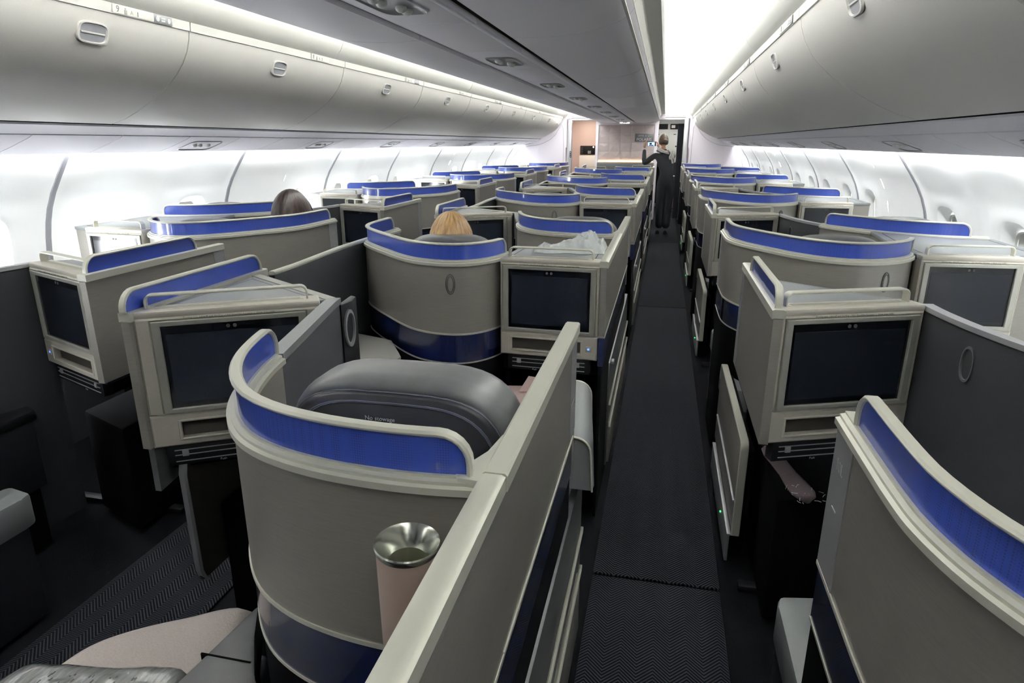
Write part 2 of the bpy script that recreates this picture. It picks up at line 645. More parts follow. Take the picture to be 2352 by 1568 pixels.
def sidewall(s, seam0, pitch, wins, nm, missing, closed):
    mbw = MB()
    wn = 0
    seams = [seam0 + pitch * k for k in range(-3, 9)]
    for k in range(-3, 9):
        ya, yb = seam0 + pitch * k, seam0 + pitch * (k + 1)
        if ya > YB or yb < Y0:
            continue
        mid = (ya + yb) / 2
        for h, (a, b, off) in enumerate(((ya + .012, mid, wins[0]), (mid, yb - .012, wins[1]))):
            yc = ya + off
            hole = (k, h) not in missing
            zt = 1.585
            N = 48
            hw, hh = .165, .215

            def pt(y, z, dep=0.):
                e = arch(y, z, yc) * .014 * max(0, min(1, min(y - a, b - y) / .07)) if hole else 0.
                edge = min(1, min(y - ya, yb - y) / .05)
                e -= (1 - edge) * .012 if edge < 1 else 0
                return (XC + s * (wall_u(z) + e + dep), y, z)
            if not hole:
                ny, nz = 10, 14
                vs = [pt(a + (b - a) * i / ny, ZB + (zt - ZB) * j / nz) for j in range(nz + 1) for i in range(ny + 1)]
                mbw.faces(vs, [(j * (ny + 1) + i, j * (ny + 1) + i + 1, (j + 1) * (ny + 1) + i + 1, (j + 1) * (ny + 1) + i) for j in range(nz) for i in range(ny)])
                continue
            # perimeter points of the bay rectangle, walked from the right middle anticlockwise
            per = []
            n4 = N // 4
            cor = [(b, ZB), (b, zt), (a, zt), (a, ZB)]
            for q in range(4):
                p, r_ = cor[q], cor[(q + 1) % 4]
                for i in range(n4):
                    t = i / n4
                    per.append((p[0] + (r_[0] - p[0]) * t, p[1] + (r_[1] - p[1]) * t))

            def sup(th, kk=1.0, e=.62):
                c, sn = math.cos(th), math.sin(th)
                return (yc + hw * kk * math.copysign(abs(c) ** e, c), WZ + (hh + hw * (kk - 1)) * math.copysign(abs(sn) ** e, sn))
            ths = [math.atan2((z - WZ) / hh, (y - yc) / hw) for y, z in per]
            rings = []
            for kk, dep in ((.62, .075), (.66, .072), (.8, .06), (.93, .03), (1.0, .004), (1.08, 0.)):
                rings.append([pt(*sup(t, kk), dep) for t in ths])
            base = [sup(t, 1.08) for t in ths]
            for i in range(1, 15):
                t = i / 14
                rings.append([pt(y0 + (y1 - y0) * t, z0 + (z1 - z0) * t) for (y0, z0), (y1, z1) in zip(base, per)])
            mbw.loft(rings, False, False)
            # window: outer pane, frame line and shade
            wn += 1
            frame_o = None
            m2 = MB()
            r2 = []
            for kk, dep in ((.66, .060), (.7, .050), (.72, .058)):
                r2.append([(XC + s * (wall_u(z) + dep + .012), y, z) for y, z in (sup(t, kk) for t in ths)])
            m2.loft(r2, False, False)
            if not closed:
                pd = bpy.data.lights.new('window_portal', 'AREA')
                pd.shape = 'RECTANGLE'
                pd.size, pd.size_y = .34, .26
                pd.cycles.is_portal = True
                po = bpy.data.objects.new('window_portal', pd)
                po.location = (XC + s * (wall_u(WZ) + .11), yc, WZ)
                po.rotation_euler = (0, s * PI / 2, 0)
                sc.collection.objects.link(po)
            o = build('window_%s_%d' % (nm, wn), m2, 'white')
            o['kind'] = 'structure'
            m3 = MB()
            if closed or (k, h) in missing:
                rr = [[(XC + s * (wall_u(z) + .078), y, z) for y, z in (sup(t, .72) for t in ths)]]
                m3.loft(rr, True, False)
                for q in range(1, 6):
                    zz = WZ + .11 - q * .04
                sh = build('window_shade', m3, 'wall', parent=o)
                m4 = MB()
                m4.box(*sorted((XC + s * (wall_u(.92) + .068), XC + s * (wall_u(.92) + .080))), yc - .03, yc + .03, .90, .912, .003)
                build('shade_handle', m4, 'white', parent=sh)
            else:
                zcut = WZ + (.105 if wn != 4 else .06)
                rows = []
                for q in range(7):
                    z = zcut + (WZ + .175 - zcut) * q / 6
                    half = hw * .76
                    if z > WZ + .09:
                        half *= max(.2, 1 - ((z - WZ - .09) / .09) ** 2 * .6)
                    rows.append([(XC + s * (wall_u(z) + .070 - .012 * math.cos(i / 8 * PI - PI / 2)), yc - half + 2 * half * i / 8, z) for i in range(9)])
                vs = [v for r in rows for v in r]
                m3.faces(vs, [(r * 9 + i, r * 9 + i + 1, (r + 1) * 9 + i + 1, (r + 1) * 9 + i) for r in range(6) for i in range(8)])
                build('window_shade', m3, 'white', parent=o)
    mbs, mbd = MB(), MB()
    for y in seams:
        if Y0 < y < YB:
            zz = [ZB + (1.585 - ZB) * j / 12 for j in range(13)]
            mbs.sweep([(XC + s * (wall_u(z) - .008), y, z) for z in zz], [(0, 1)] * 13, .036, .010)
            mbd.sweep([(XC + s * (wall_u(z) - .0115), y + .0, z) for z in zz], [(0, 1)] * 13, .006, .006)
    for y in [q_ + d_ for q_ in seams for d_ in (0, pitch / 2)]:  # backing added behind the panel joints to block stray sky light
        if Y0 < y < YB:
            zz = [ZB + (1.585 - ZB) * j / 24 for j in range(25)]
            mbs.sweep([(XC + s * (wall_u(z) + .026), y, z) for z in zz], [(0, 1)] * 25, .10, .012)
    struct('trim_seam_' + nm, mbs, 'latch')
    struct('trim_gasket_' + nm, mbd, 'latch')
    # dado down to the floor
    zz = [0, .2, .4, ZB + .005]
    vs = [(XC + s * wall_u(z), y, z) for y in (Y0, YB) for z in zz]
    mbw.faces(vs, [(i, i + 1, i + 5, i + 4) for i in range(3)])
    # upper continuation behind the panels, to shut the light slot
    mbw.faces([(XC + s * wall_u(1.58), Y0, 1.585), (XC + s * wall_u(1.58), YB, 1.585), (XC + s * 2.16, YB, 1.66), (XC + s * 2.16, Y0, 1.66)], [(0, 1, 2, 3)])
    struct('wall_' + nm, mbw, 'wall')


sidewall(-1, 2.98, 1.56, (.42, 1.20), 'left', {(1, 0), (4, 0)}, False)
sidewall(1, 3.14, 1.57, (.48, 1.30), 'right', {(1, 0), (4, 0)}, True)

for s in (-1, 1):
    for k in range(3):
        mb = MB()
        mb.box(*sorted((XC + s * 1.19, XC + s * 2.27)), 2.19 + 2.62 * k, 2.235 + 2.62 * k, 0, .028, .008)
        struct('trim_floor_track', mb, 'black')
# window ledge boxes along the sidewalls
for s, nm in ((-1, 'left'), (1, 'right')):
    mb = MB()
    mb.box(*sorted((XC + s * 2.28, XC + s * 2.47)), Y0, YB - .02, .0, .60)
    struct('trim_' + nm, mb, 'darkpan')

# ---- overhead: outboard bins, valance, service panels, vaulted ceiling
BIN = [(1.32, 2.12), (1.325, 2.085), (1.332, 2.05), (1.35, 2.0), (1.38, 1.95), (1.42, 1.905), (1.47, 1.86), (1.53, 1.82), (1.60, 1.78), (1.67, 1.742), (1.745, 1.71), (1.82, 1.688)]


def lat_prof(mb, pts, ya, yb, thick, s, ny=1, out=1):
    """curved panel: profile (u, z) extruded along y with thickness pushed away from the cabin"""
    n = len(pts)
    nr = normals(pts)
    inner = [(XC + s * u, z) for u, z in pts]
    outer = [(XC + s * (u + nx * thick * out), z + nz * thick * out) for (u, z), (nx, nz) in zip(pts, nr)]
    loop = inner + outer[::-1]
    L = len(loop)
    vs = [(x, y, z) for y in (ya, yb) for x, z in loop]
    fs = [(i, (i + 1) % L, L + (i + 1) % L, L + i) for i in range(L)]
    # end caps as quads
    for b in (0, L):
        for i in range(n - 1):
            fs.append((b + i, b + i + 1, b + L - 2 - i, b + L - 1 - i))
    mb.faces(vs, fs)


def on_prof(pts, f):
    S = cum(pts)
    q = f * S[-1]
    for i in range(len(S) - 1):
        if q <= S[i + 1]:
            t = (q - S[i]) / (S[i + 1] - S[i])
            p = [a + (b - a) * t for a, b in zip(pts[i], pts[i + 1])]
            d = [b - a for a, b in zip(pts[i], pts[i + 1])]
            l = math.hypot(*d)
            return p, (d[0] / l, d[1] / l)
    return pts[-1], (1, 0)


def surf_matrix(pts, f, s, y, face):
    """frame on a profile: x along the cabin as read from inside, y up the surface, z into the cabin"""
    (u, z), (du, dz) = on_prof(pts, f)
    up = Vector((-s * du, 0, -dz))
    nrm_ = Vector((-s * (-dz) * -1, 0, 0))
    ex = Vector((0, -s * face, 0))
    n = ex.cross(up)
    return Matrix(((ex.x, up.x, n.x, XC + s * u), (ex.y, up.y, n.y, y), (ex.z, up.z, n.z, z), (0, 0, 0, 1)))


def oval(a, b, n=28, e=.55):
    return [(a * math.copysign(abs(math.cos(2 * PI * i / n)) ** e, math.cos(2 * PI * i / n)),
             b * math.copysign(abs(math.sin(2 * PI * i / n)) ** e, math.sin(2 * PI * i / n))) for i in range(n)]


def latch(parent, Mx, a=.062, b=.034):
    m = MB()
    m.M = Mx
    rim = [[(x * k, y * k, z) for x, y in oval(a, b)] for k, z in ((1.22, -.002), (1.18, .006), (1.04, .007), (.98, -.001))]
    m.loft(rim, False, False)
    build('latch_bezel', m, 'bin', parent)
    m = MB()
    m.M = Mx
    ov = oval(a, b)
    m.loft([[(x * .99, y * .99, z) for x, y in ov] for z in (-.004, .0005)], True, True)
    lt = build('latch', m, 'latch', parent)
    m = MB()
    m.M = Mx
    m.box(-a * .9, a * .9, -.004, .002, .0, .005, .001)
    build('latch_lip', m, 'white', lt)


bin_seams = [-.21 + 1.53 * k for k in range(-1, 11)]
rows_l = {1: ('9', 'A', True), 2: ('8', 'A', False), 3: ('7', 'A', True), 4: ('6', 'A', False), 5: ('5', 'A', True)}
for s, nm, off in ((-1, 'left', 0.), (1, 'right', .25)):
    tot = 0
    for k, ya in enumerate(bin_seams):
        ya += off
        yb = ya + 1.53
        if ya > YB - .3 or yb < .2:
            continue
        yb = min(yb, YB - .35)
        tot += 1
        hy = (ya + yb) / 2 if ya > 1.5 else ya + 1.0
        side = 'side of the pod marked 9A' if s < 0 else 'side of the shell marked 10L'
        t = thing('overhead_bin', '%s outboard overhead bin, on the %s' % (ORD[tot - 1], side), 'overhead bin', (XC + s * 1.55, ya, 1.9), 'outboard overhead bins')
        m = MB()
        lat_prof(m, BIN[1:], ya + .004, yb - .004, .02, s)
        build('bin_door', m, 'bin', t, ang=50)
        m = MB()
        lat_prof(m, [(1.314, 2.122), (1.318, 2.085)], ya + .004, yb - .004, .012, s)
        build('door_top_strip', m, 'white', t)
        latch(t, surf_matrix(BIN, .17, s, hy, 1))
        # placard strip
        if tot <= 8:
            Mx = surf_matrix([(1.312, 2.122), (1.316, 2.085)], .5, s, 0, 1)
            py = yb - .34 if s < 0 else ya + .35
            Mp = Mx.copy()
            Mp.translation.y = py
            m = MB()
            m.M = Mp
            m.box(-.11, .11, -.016, .016, 0, .002, .0008)
            pl = build('row_placard', m, 'paper', t)
            Mt = Mp @ Matrix.Translation((0, 0, .0024))
            if s < 0:
                num = str(11 - tot)
                text('row_number', num, .034, 'ink', pl, Mt @ Matrix.Translation((-.085, 0, 0)))
                m = MB()
                m.M = Mt @ Matrix.Translation((-.045, 0, 0))
                m.box(-.007, .007, -.014, .003, 0, .0006)
                m.box(-.003, .003, .004, .010, 0, .0006)
                build('person_symbol', m, 'inkg', pl)
                text('seat_letter', 'A', .022, 'inkg', pl, Mt @ Matrix.Translation((-.012, -.003, 0)))
                m = MB()
                m.M = Mt @ Matrix.Translation((.02, 0, 0))
                m.box(-.002, .002, -.012, .006, 0, .0006)
                build('divider_mark', m, 'ink', pl)
            else:
                text('row_number', str(11 - tot), .034, 'ink', pl, Mt @ Matrix.Translation((-.06, 0, 0)))
                text('seat_letter', 'L', .022, 'inkg', pl, Mt @ Matrix.Translation((-.01, -.003, 0)))
            if tot in (2, 4, 6) or s > 0:
                m = MB()
                m.M = Mp @ Matrix.Translation((.165, 0, 0))
                m.box(-.055, .055, -.017, .017, 0, .002, .0008)
                dp = build('equipment_placard', m, 'leather', t, )
                dp['label'] = 'dark equipment placard with pale symbols'
                Md = Mp @ Matrix.Translation((.165, 0, .0024))
                m = MB()
                m.M = Md
                m.loft([[(-.033 + .011 * math.cos(q * PI / 8), .011 * math.sin(q * PI / 8), z) for q in range(16)] for z in (0, .0006)])
                m.box(-.014, .013, .002, .008, 0, .0006)
                m.box(-.012, .011, -.008, -.001, 0, .0006)
                m.loft([[(.034 + .009 * math.cos(q * PI / 6), .001 + .010 * math.sin(q * PI / 6) * (1 if math.sin(q * PI / 6) > 0 else 1.2), z) for q in range(12)] for z in (0, .0006)])
                build('equipment_symbols', m, 'inkl', dp)
    # black gap above and below the doors
    m = MB()
    lat_prof(m, [(1.345, 2.145), (1.345, 2.11)], Y0, YB - .2, .01, s)
    lat_prof(m, [(1.82, 1.70), (1.85, 1.68)], Y0, YB - .2, .01, s)
    struct('trim_bin_gap_' + nm, m, 'dark')
    # rounded valance above
    VAL = [(1.325, 2.134), (1.300, 2.15), (1.275, 2.18), (1.258, 2.215), (1.25, 2.255), (1.25, 2.295), (1.262, 2.325)]
    k = 0
    for ya in [1.2 + off - 3.03 + 3.03 * q for q in range(0, 6)]:
        yb = min(ya + 3.03, YB - .02)
        if ya > YB:
            break
        k += 1
        m = MB()
        lat_prof(m, VAL, max(ya + .003, Y0), yb - .003, .012, s)
        o = build('ceiling_valance', m, 'white', loc=(XC + s * 1.3, ya, 2.2), ang=50)
        tag(o, '%s rounded white valance above the %s' % (ORD[k - 1], 'bin doors numbered 9 to 5' if s < 0 else 'bin doors above the seat marked 10L'), 'valance', 'rounded valances above the outboard bins')
    # lip under the door, then the service channel
    m = MB()
    lat_prof(m, [(1.84, 1.676), (1.875, 1.664), (1.915, 1.648), (1.935, 1.638)], Y0, YB - .02, .015, s)
    struct('trim_lip_' + nm, m, 'psu')
    PSU = [(1.938, 1.634), (1.96, 1.622), (2.08, 1.578), (2.16, 1.552), (2.195, 1.546)]
    q = 0
    y = -.55 + off
    while y < YB - .3:
        q += 1
        wdt = .52 if q % 3 else .49
        light = q % 3 == 0
        tt = thing('service_panel', ('%s overhead panel with air nozzles, %s' if light else '%s plain overhead panel, %s') %
                   (ORD[(q // 3 - 1) if light else min(11, q - q // 3 - 1)] if (q - q // 3) <= 12 else 'farthest', 'side of the pod marked 9A' if s < 0 else 'side of the shell marked 10L'), 'service panel', (XC + s * 2.07, y, 1.59), 'overhead service panels')
        m = MB()
        lat_prof(m, PSU, y + .003, y + wdt - .003, .01, s)
        build('panel', m, 'psu', tt)
        if light:
            Mx = surf_matrix(PSU, .5, s, y + wdt * .5, 1)
            m = MB()
            m.M = Mx
            m.loft([[(x * kx, yy * kx, z) for x, yy in oval(.15, .075, 28, .35)] for kx, z in ((1.03, .002), (1.0, .004), (.95, .001), (.9, -.004))], False, True)
            build('light_recess', m, 'latch', tt)
            for dx in (-.07, -.02, .06):
                m = MB()
                m.M = Mx @ Matrix.Translation((dx, .01, 0))
                m.ellipsoid((0, 0, .004), (.016, .016, .012), 14, 8)
                build('air_nozzle' if dx < .05 else 'reading_light', m, 'white', tt)
            if s < 0 and 2 <= q <= 6:
                m = MB()
                m.M = Mx @ Matrix.Translation((.115, .0, .0))
                m.box(-.012, .012, -.03, .03, .003, .006, .002)
                build('lit_sign', m, 'sign_red', tt)
        y += wdt
    # dark light slot beside the service panels: the back of the channel
    m = MB()
    lat_prof(m, [(2.195, 1.556), (2.17, 1.60), (2.16, 1.66)], Y0, YB - .02, .006, s)
    struct('trim_slot_' + nm, m, 'white')

# centre bins: two doors back to back with a service strip between
CB = [(.178, 2.018), (.25, 2.014), (.36, 2.014), (.47, 2.022), (.56, 2.04), (.615, 2.058), (.648, 2.078), (.66, 2.095)]
for s, nm, off in ((-1, 'left', 0.), (1, 'right', -.02)):
    tot = 0
    k0 = -1
    for k in range(-1, 8):
        ya = .9 + 1.84 * k
        yb = min(ya + 1.84, YB - .36)
        if ya > YB - .5:
            continue
        tot += 1
        t = thing('centre_bin', '%s centre overhead bin door facing the %s aisle' % (ORD[tot - 1], 'attendant\'s' if s > 0 else 'pods marked 9A'), 'overhead bin', (XC + s * .4, ya, 2.03), 'centre overhead bins')
        m = MB()
        lat_prof(m, CB if s < 0 else [(.208, 2.015)] + CB[1:], ya + .003, yb - .003, .02, s, out=-1)
        build('bin_door', m, 'cbin', t, ang=50)
        m = MB()
        lat_prof(m, [(.664, 2.102), (.676, 2.13), (.683, 2.152)], ya + .003, yb - .003, .012, s, out=-1)
        build('door_top_strip', m, 'white', t)
        if s > 0:
            hy = ya + .88
            (u, z), (du, dz) = on_prof(CB, .82)
            up = Vector((s * du, 0, dz))
            ex = Vector((0, s, 0))
            n = ex.cross(up)
            Mx = Matrix(((ex.x, up.x, n.x, XC + s * u), (ex.y, up.y, n.y, hy), (ex.z, up.z, n.z, z), (0, 0, 0, 1)))
            latch(t, Mx, .062, .03)
    m = MB()
    m.box(*sorted((XC + s * .19, XC + s * .66)), Y0, YB - .12, 2.055, 2.13)
    lat_prof(m, [(.683, 2.156), (.695, 2.172), (.765, 2.176), (.772, 2.195)], Y0, YB - .02, .006, s, out=-1)
    struct('trim_bin_case_' + nm, m, 'white')
    m = MB()
    m.box(*sorted((XC + s * .150, XC + s * (.214 if s > 0 else .178))), Y0, YB - .37, 2.020, 2.04)
    struct('trim_centre_gap_' + nm, m, 'dark' if s > 0 else 'cbin')
q = 0
y = -.6
while y < YB - .4:
    q += 1
    tt = thing('centre_service_panel', '%s %sservice panel on the strip between the centre bins' % (ORD[min(11, q // 2)], 'lamp ' if q % 2 == 0 else 'plain '), 'service panel', (XC, y, 2.01), 'centre service panels')
    m = MB()
    m.box(XC - .148, XC + .120, y + .003, y + .757, 2.006, 2.03, .003)
    m.box(XC + .122, XC + .148, y + .003, y + .757, 1.998, 2.02, .006)
    build('panel', m, 'psu', tt)
    if q % 2 == 0:
        Mx = Matrix(((0, -1, 0, XC - .02), (-1, 0, 0, y + .38), (0, 0, -1, 2.006), (0, 0, 0, 1)))
        m = MB()
        m.M = Mx
        m.loft([[(x * kx, yy * kx, z) for x, yy in oval(.17, .075, 28, .4)] for kx, z in ((1.04, .000), (1.0, .005), (.95, .004), (.9, .001))], False, True)
        build('light_recess', m, 'latch', tt)
        for dx in (-.1, -.05, .03, .09):
            m = MB()
            m.M = Mx @ Matrix.Translation((dx, .015 * (1 if dx > 0 else -1), 0))
            m.ellipsoid((0, 0, .006), (.018, .018, .014), 14, 8)
            build('air_nozzle' if dx < 0 else 'reading_light', m, 'white', tt)
    y += .76
# vaulted ceiling over each aisle, in panels that bulge between seams
VLT = [(1.345, 2.32), (1.34, 2.38), (1.30, 2.43), (1.22, 2.48), (1.13, 2.515), (1.03, 2.53), (.93, 2.525), (.83, 2.49), (.765, 2.43), (.725, 2.35), (.712, 2.27), (.710, 2.19)]
for s in (-1, 1):
    mb = MB()
    for k in range(-2, 12):
        ya = 1.0 + 1.53 * k
        if ya > YB:
            break
        yb = min(ya + 1.53, YB)
        rings = []
        for i in range(11):
            t = i / 10
            bulge = .030 * (1 - (2 * t - 1) ** 6)
            y = ya + (yb - ya) * t
            rings.append([(XC + s * (u + (0 if j in (0, len(VLT) - 1) else (u - 1.0) * bulge * .8)), y, z + bulge * math.sin(PI * j / (len(VLT) - 1))) for j, (u, z) in enumerate(VLT)])
        n = len(VLT)
        vs = [v for r in rings for v in r]
        mb.faces(vs, [(i * n + j, i * n + j + 1, (i + 1) * n + j + 1, (i + 1) * n + j) for i in range(10) for j in range(n - 1)])
    struct('ceiling_vault', mb, 'ceil', ang=60)
# closing faces: crown outside everything so no sky leaks in
mb = MB()
mb.box(XC - 2.6, XC + 2.6, Y0 - .3, 18.6, 2.66, 2.7)
for s in (-1, 1):
    mb.box(*sorted((XC + s * 2.56, XC + s * 2.62)), Y0 - .3, YB, 1.62, 2.7)
    mb.box(*sorted((XC + s * 2.19, XC + s * 2.60)), Y0 - .3, YB, 1.64, 1.70)
    
mb.box(XC - 2.62, XC + 2.62, Y0 - .34, Y0 - .3, 0, 2.7)
struct('ceiling', mb, 'white')
mb = MB()
mb.box(XC - 2.6, XC + 2.6, Y0 - .02, Y0, 0, 2.66)
struct('wall_back', mb, 'curtain')  # unseen aft end, coloured dark to keep aft-facing surfaces dim
# ---------------------------------------------------------------- forward bulkhead
mb = MB()
for s in (-1, 1):
    prof = [(1.30, 0), (1.30, 2.09), (1.40, 2.035), (1.57, 1.84), (1.82, 1.69), (2.06, 1.555), (2.29, 1.532), (2.46, 1.2), (2.5, .9), (2.40, 0)]
    pts = [(XC + s * u, z) for u, z in prof]
    vs = [(x, y, z) for y in (YB, YB + .05) for x, z in pts]
    n = len(pts)
    mb.faces(vs, [tuple(range(n)), tuple(range(2 * n - 1, n - 1, -1))] + [(i, (i + 1) % n, n + (i + 1) % n, n + i) for i in range(n)])
# header over both doorways and behind the ceiling
mb.box(XC - 1.30, XC + 1.30, YB, YB + .05, 2.08, 2.66)
for s in (-1, 1):
    mb.box(*sorted((XC + s * 1.28, XC + s * 2.62)), YB + .001, YB + .051, 1.5, 2.66)
struct('wall_front', mb, 'bulk')
for s in (-1, 1):
    mb = MB()
    x = XC + s * 1.215
    mb.box(x - .045, x + .045, YB - .05, YB + .12, 0, 2.08, .012)
    mb.box(*sorted((XC + s * .64, XC + s * 1.26)), YB - .04, YB + .1, 2.055, 2.10, .008)
    struct('trim_doorway_%s' % ('left' if s < 0 else 'right'), mb, 'silver')
    sg = thing('exit_sign', 'EXIT sign with arrows over the doorway ' + ('the attendant faces' if s > 0 else 'on the far aisle toward the galley shelf'), 'sign', (XC + s * .985, YB - .06, 2.135), 'exit signs over the doorways')
    mb = MB()
    mb.box(XC + s * .985 - .2, XC + s * .985 + .2, YB - .06, YB, 2.105, 2.17, .006)
    build('sign_panel', mb, 'paper', sg)
    text('sign_lettering', '\u2190  EXIT  \u2192' if False else 'EXIT', .060, 'inkr', sg, basis((XC + s * .985, YB - .062, 2.138), (1, 0, 0), (0, 0, 1)))
    for q in (-1, 1):
        mb = MB()
        cx = XC + s * .985 + q * .145
        mb.box(cx - .018, cx + .018, YB - .0635, YB - .061, 2.1355, 2.1395)
        mb.prism([(0, 0)], 0, 0) if False else None
        mb.faces([(cx + q * .026, YB - .0635, 2.1375), (cx + q * .010, YB - .0635, 2.150), (cx + q * .010, YB - .0635, 2.125)], [(0, 1, 2)])
        build('arrow', mb, 'inkr', sg)
# seam trim on the side panels of the bulkhead
for s in (-1, 1):
    mb = MB()
    pts = [(1.36, .4), (1.36, 1.9), (1.52, 1.78), (1.66, 1.66), (1.9, 1.56), (2.2, 1.515), (2.3, 1.4), (2.40, 1.13), (2.42, .8)]
    mb.sweep([(XC + s * u, YB - .004, z) for u, z in smooth(pts, 3)], [(0, 1)] * (len(pts) * 3 - 2), .008, .008)
    mb.box(*sorted((XC + s * 1.30, XC + s * 2.46)), YB - .03, YB, 1.07, 1.105, .006)
    struct('trim_bulkhead_%s' % ('left' if s < 0 else 'right'), mb, 'silver')
# centre monument
mon = thing('centre_monument', 'centre partition with relief tiles, warm light strip and lounge plaque between the doorways', 'partition', (XC, YB, 0))
mb = MB()
mb.box(XC - .655, XC + .655, YB - .02, YB + .5, 0, 2.09, .02)
build('body', mb, 'bulk', mon)
mb = MB()
mb.frame(XC - .60, XC + .585, 1.19, 1.965, XC - .585, XC + .57, 1.215, 1.95, YB - .045, YB - .01)
build('panel_frame', mb, 'silver', mon)
rng = random.Random(3)
mb = MB()
nx_, nz_ = 5, 4
xs = [XC - .585 + 1.155 * i / nx_ for i in range(nx_ + 1)]
zs = [1.25 + .70 * i / nz_ for i in range(nz_ + 1)]
for i in range(nx_):
    for j in range(nz_):
        a, b, c, d = xs[i] + .002, xs[i + 1] - .002, zs[j] + .002, zs[j + 1] - .002
        pk = (a + (b - a) * rng.uniform(.25, .75), YB - .044, c + (d - c) * rng.uniform(.3, .7))
        vs = [(a, YB - .034, c), (b, YB - .034, c), (b, YB - .034 - .006 * rng.random(), d), (a, YB - .034, d), pk]
        mb.faces(vs, [(0, 1, 4), (1, 2, 4), (2, 3, 4), (3, 0, 4)])
build('relief_tiles', mb, 'stone', mon, flat=True)
mb = MB()
mb.box(XC - .585, XC + .57, YB - .062, YB - .030, 1.215, 1.222)
build('light_strip', mb, 'led_warm', mon)
mb = MB()
mb.box(XC - .6, XC + .6, YB - .12, YB - .02, 1.04, 1.195, .01)
build('ledge', mb, 'leather', mon)
mb = MB()
mb.box(XC + .175, XC + .56, YB - .056, YB - .046, 1.625, 1.785, .003)
pq = build('plaque', mb, 'leather', mon)
pq['label'] = 'grey plaque with pale lettering'
text('plaque_lettering', 'POLARIS', .082, 'inkl', pq, basis((XC + .368, YB - .058, 1.665), (1, 0, 0), (0, 0, 1)))
text('plaque_small_lettering', 'UNITED', .034, 'inkl', pq, basis((XC + .30, YB - .058, 1.742), (1, 0, 0), (0, 0, 1)))
mb = MB()
for q, (dx, dz, r) in enumerate(((.40, 1.74, .013), (.455, 1.735, .009), (.5, 1.75, .008))):
    mb.loft([[(XC + dx + r * (1 if a % 2 == 0 else .4) * math.cos(a * PI / 4), yy, dz + r * (1 if a % 2 == 0 else .4) * math.sin(a * PI / 4)) for a in range(8)] for yy in (YB - .059, YB - .056)])
build('star_marks', mb, 'inkl', pq)
# lit seat-row sign hanging under the centre bins at the bulkhead
sg = thing('ceiling_sign', 'small lit ceiling sign at the end of the centre bins', 'sign', (XC - .02, YB - .3, 2.0))
mb = MB()
mb.prism([(XC - .17, YB - .34), (XC + .12, YB - .34), (XC + .10, YB - .24), (XC - .15, YB - .24)], 1.972, 2.004, .006)
build('sign_body', mb, 'cbin', sg)
mb = MB()
for q, (a, b) in enumerate(((-.13, -.07), (-.055, -.03), (-.01, .015), (.035, .06))):
    mb.box(XC + a, XC + b, YB - .346, YB - .336, 1.985 if q else 1.992, 2.006 if q else 2.000, .002)
build('lit_symbols', mb, 'lamp', sg)
mb = MB()
for s in (-1, 1):
    for i in range(8):
        a = .2 + i * .055
    mb.box(XC - .02 - .02, XC + .0, YB - .3, YB - .28, 1.99, 2.006)
build('hanger', mb, 'bulk', sg)
mb = MB()
mb.box(XC - .655, XC + .655, YB - .33, YB - .02, 2.035, 2.14, .02)
struct('trim_centre_end', mb, 'bulk')

# --- right doorway: galley lockers, curtain
xr0, xr1 = XC + .66, XC + 1.19
g = thing('galley_lockers', 'white galley lockers with black top panels seen through the open doorway ahead', 'galley', (-.05, 18.0, 0))
mb = MB()
mb.box(-.75, .5, 17.9, 18.4, 0, 2.18, .01)
build('carcass', mb, 'galley', g)
for q in range(2):
    x0 = -.36 + q * .41
    mb = MB()
    mb.box(x0 + .01, x0 + .40, 17.875, 17.9, 1.28, 1.86, .006)
    d = build('locker_door', mb, 'galley', g)
    mb = MB()
    mb.box(x0 + .18, x0 + .21, 17.862, 17.876, 1.50, 1.53, .003)
    mb.box(x0 + .12, x0 + .18, 17.870, 17.876, 1.80, 1.815)
    build('locker_latch', mb, 'dark', d)
    mb = MB()
    mb.box(x0 + .03, x0 + .38, 17.872, 17.9, 1.93, 2.06, .004)
    dd = build('dark_panel', mb, 'black', g)
    if q == 1:
        mb = MB()
        mb.box(x0 + .06, x0 + .15, 17.868, 17.873, 1.96, 2.03)
        build('notice', mb, 'paper', dd)
mb = MB()
mb.box(-.75, .5, 17.6, 17.9, 1.02, 1.10, .01)
build('counter', mb, 'black', g)
mb = MB()
mb.box(-.75, .5, 17.7, 17.9, .1, 1.02, .01)
build('trolley_bay', mb, 'shade_black', g)
c = MB()
n = 60
path = [(XC + 1.05 + .14 * i / n + .0, YB + .13 + .022 * math.sin(i * 1.25) + .006 * math.sin(i * .37)) for i in range(n + 1)]
c.ribbon(path, .03, 1.985, .006)
o = build('curtain', c, 'curtain', loc=(XC + 1.1, YB + .13, 0))
tag(o, 'dark gathered curtain hanging at the side of the open doorway', 'curtain')
# left doorway: galley panel with dark appliance
g = thing('galley_unit', 'beige galley unit with dark oven control panel beyond the far aisle doorway', 'galley', (XC - 1.0, 17.2, 0))
mb = MB()
mb.box(XC - 1.6, XC - .55, 17.1, 17.6, 0, 2.18, .01)
build('carcass', mb, 'galleyb', g)
mb = MB()
mb.box(XC - 1.27, XC - .80, 17.07, 17.1, 1.32, 1.53, .004)
op = build('control_panel', mb, 'black', g)
mb = MB()
for i in range(2):
    for j in range(4):
        mb.box(XC - 1.25 + i * .03, XC - 1.238 + i * .03, 17.064, 17.07, 1.35 + j * .04, 1.365 + j * .04)
mb.box(XC - 1.08, XC - 1.0, 17.064, 17.07, 1.34, 1.41)
build('control_buttons', mb, 'inkg', op)
for dx, dz in ((-.94, 1.50), (-.87, 1.39)):
    mb = MB()
    mb.ellipsoid((XC + dx, 17.064, dz), (.018, .008, .018), 12, 8)
    build('indicator_lamp', mb, 'led_warm', op)
mb = MB()
mb.box(XC - 1.29, XC - .79, 17.06, 17.1, .88, 1.30, .006)
build('oven_door', mb, 'housing', g)
mb = MB()
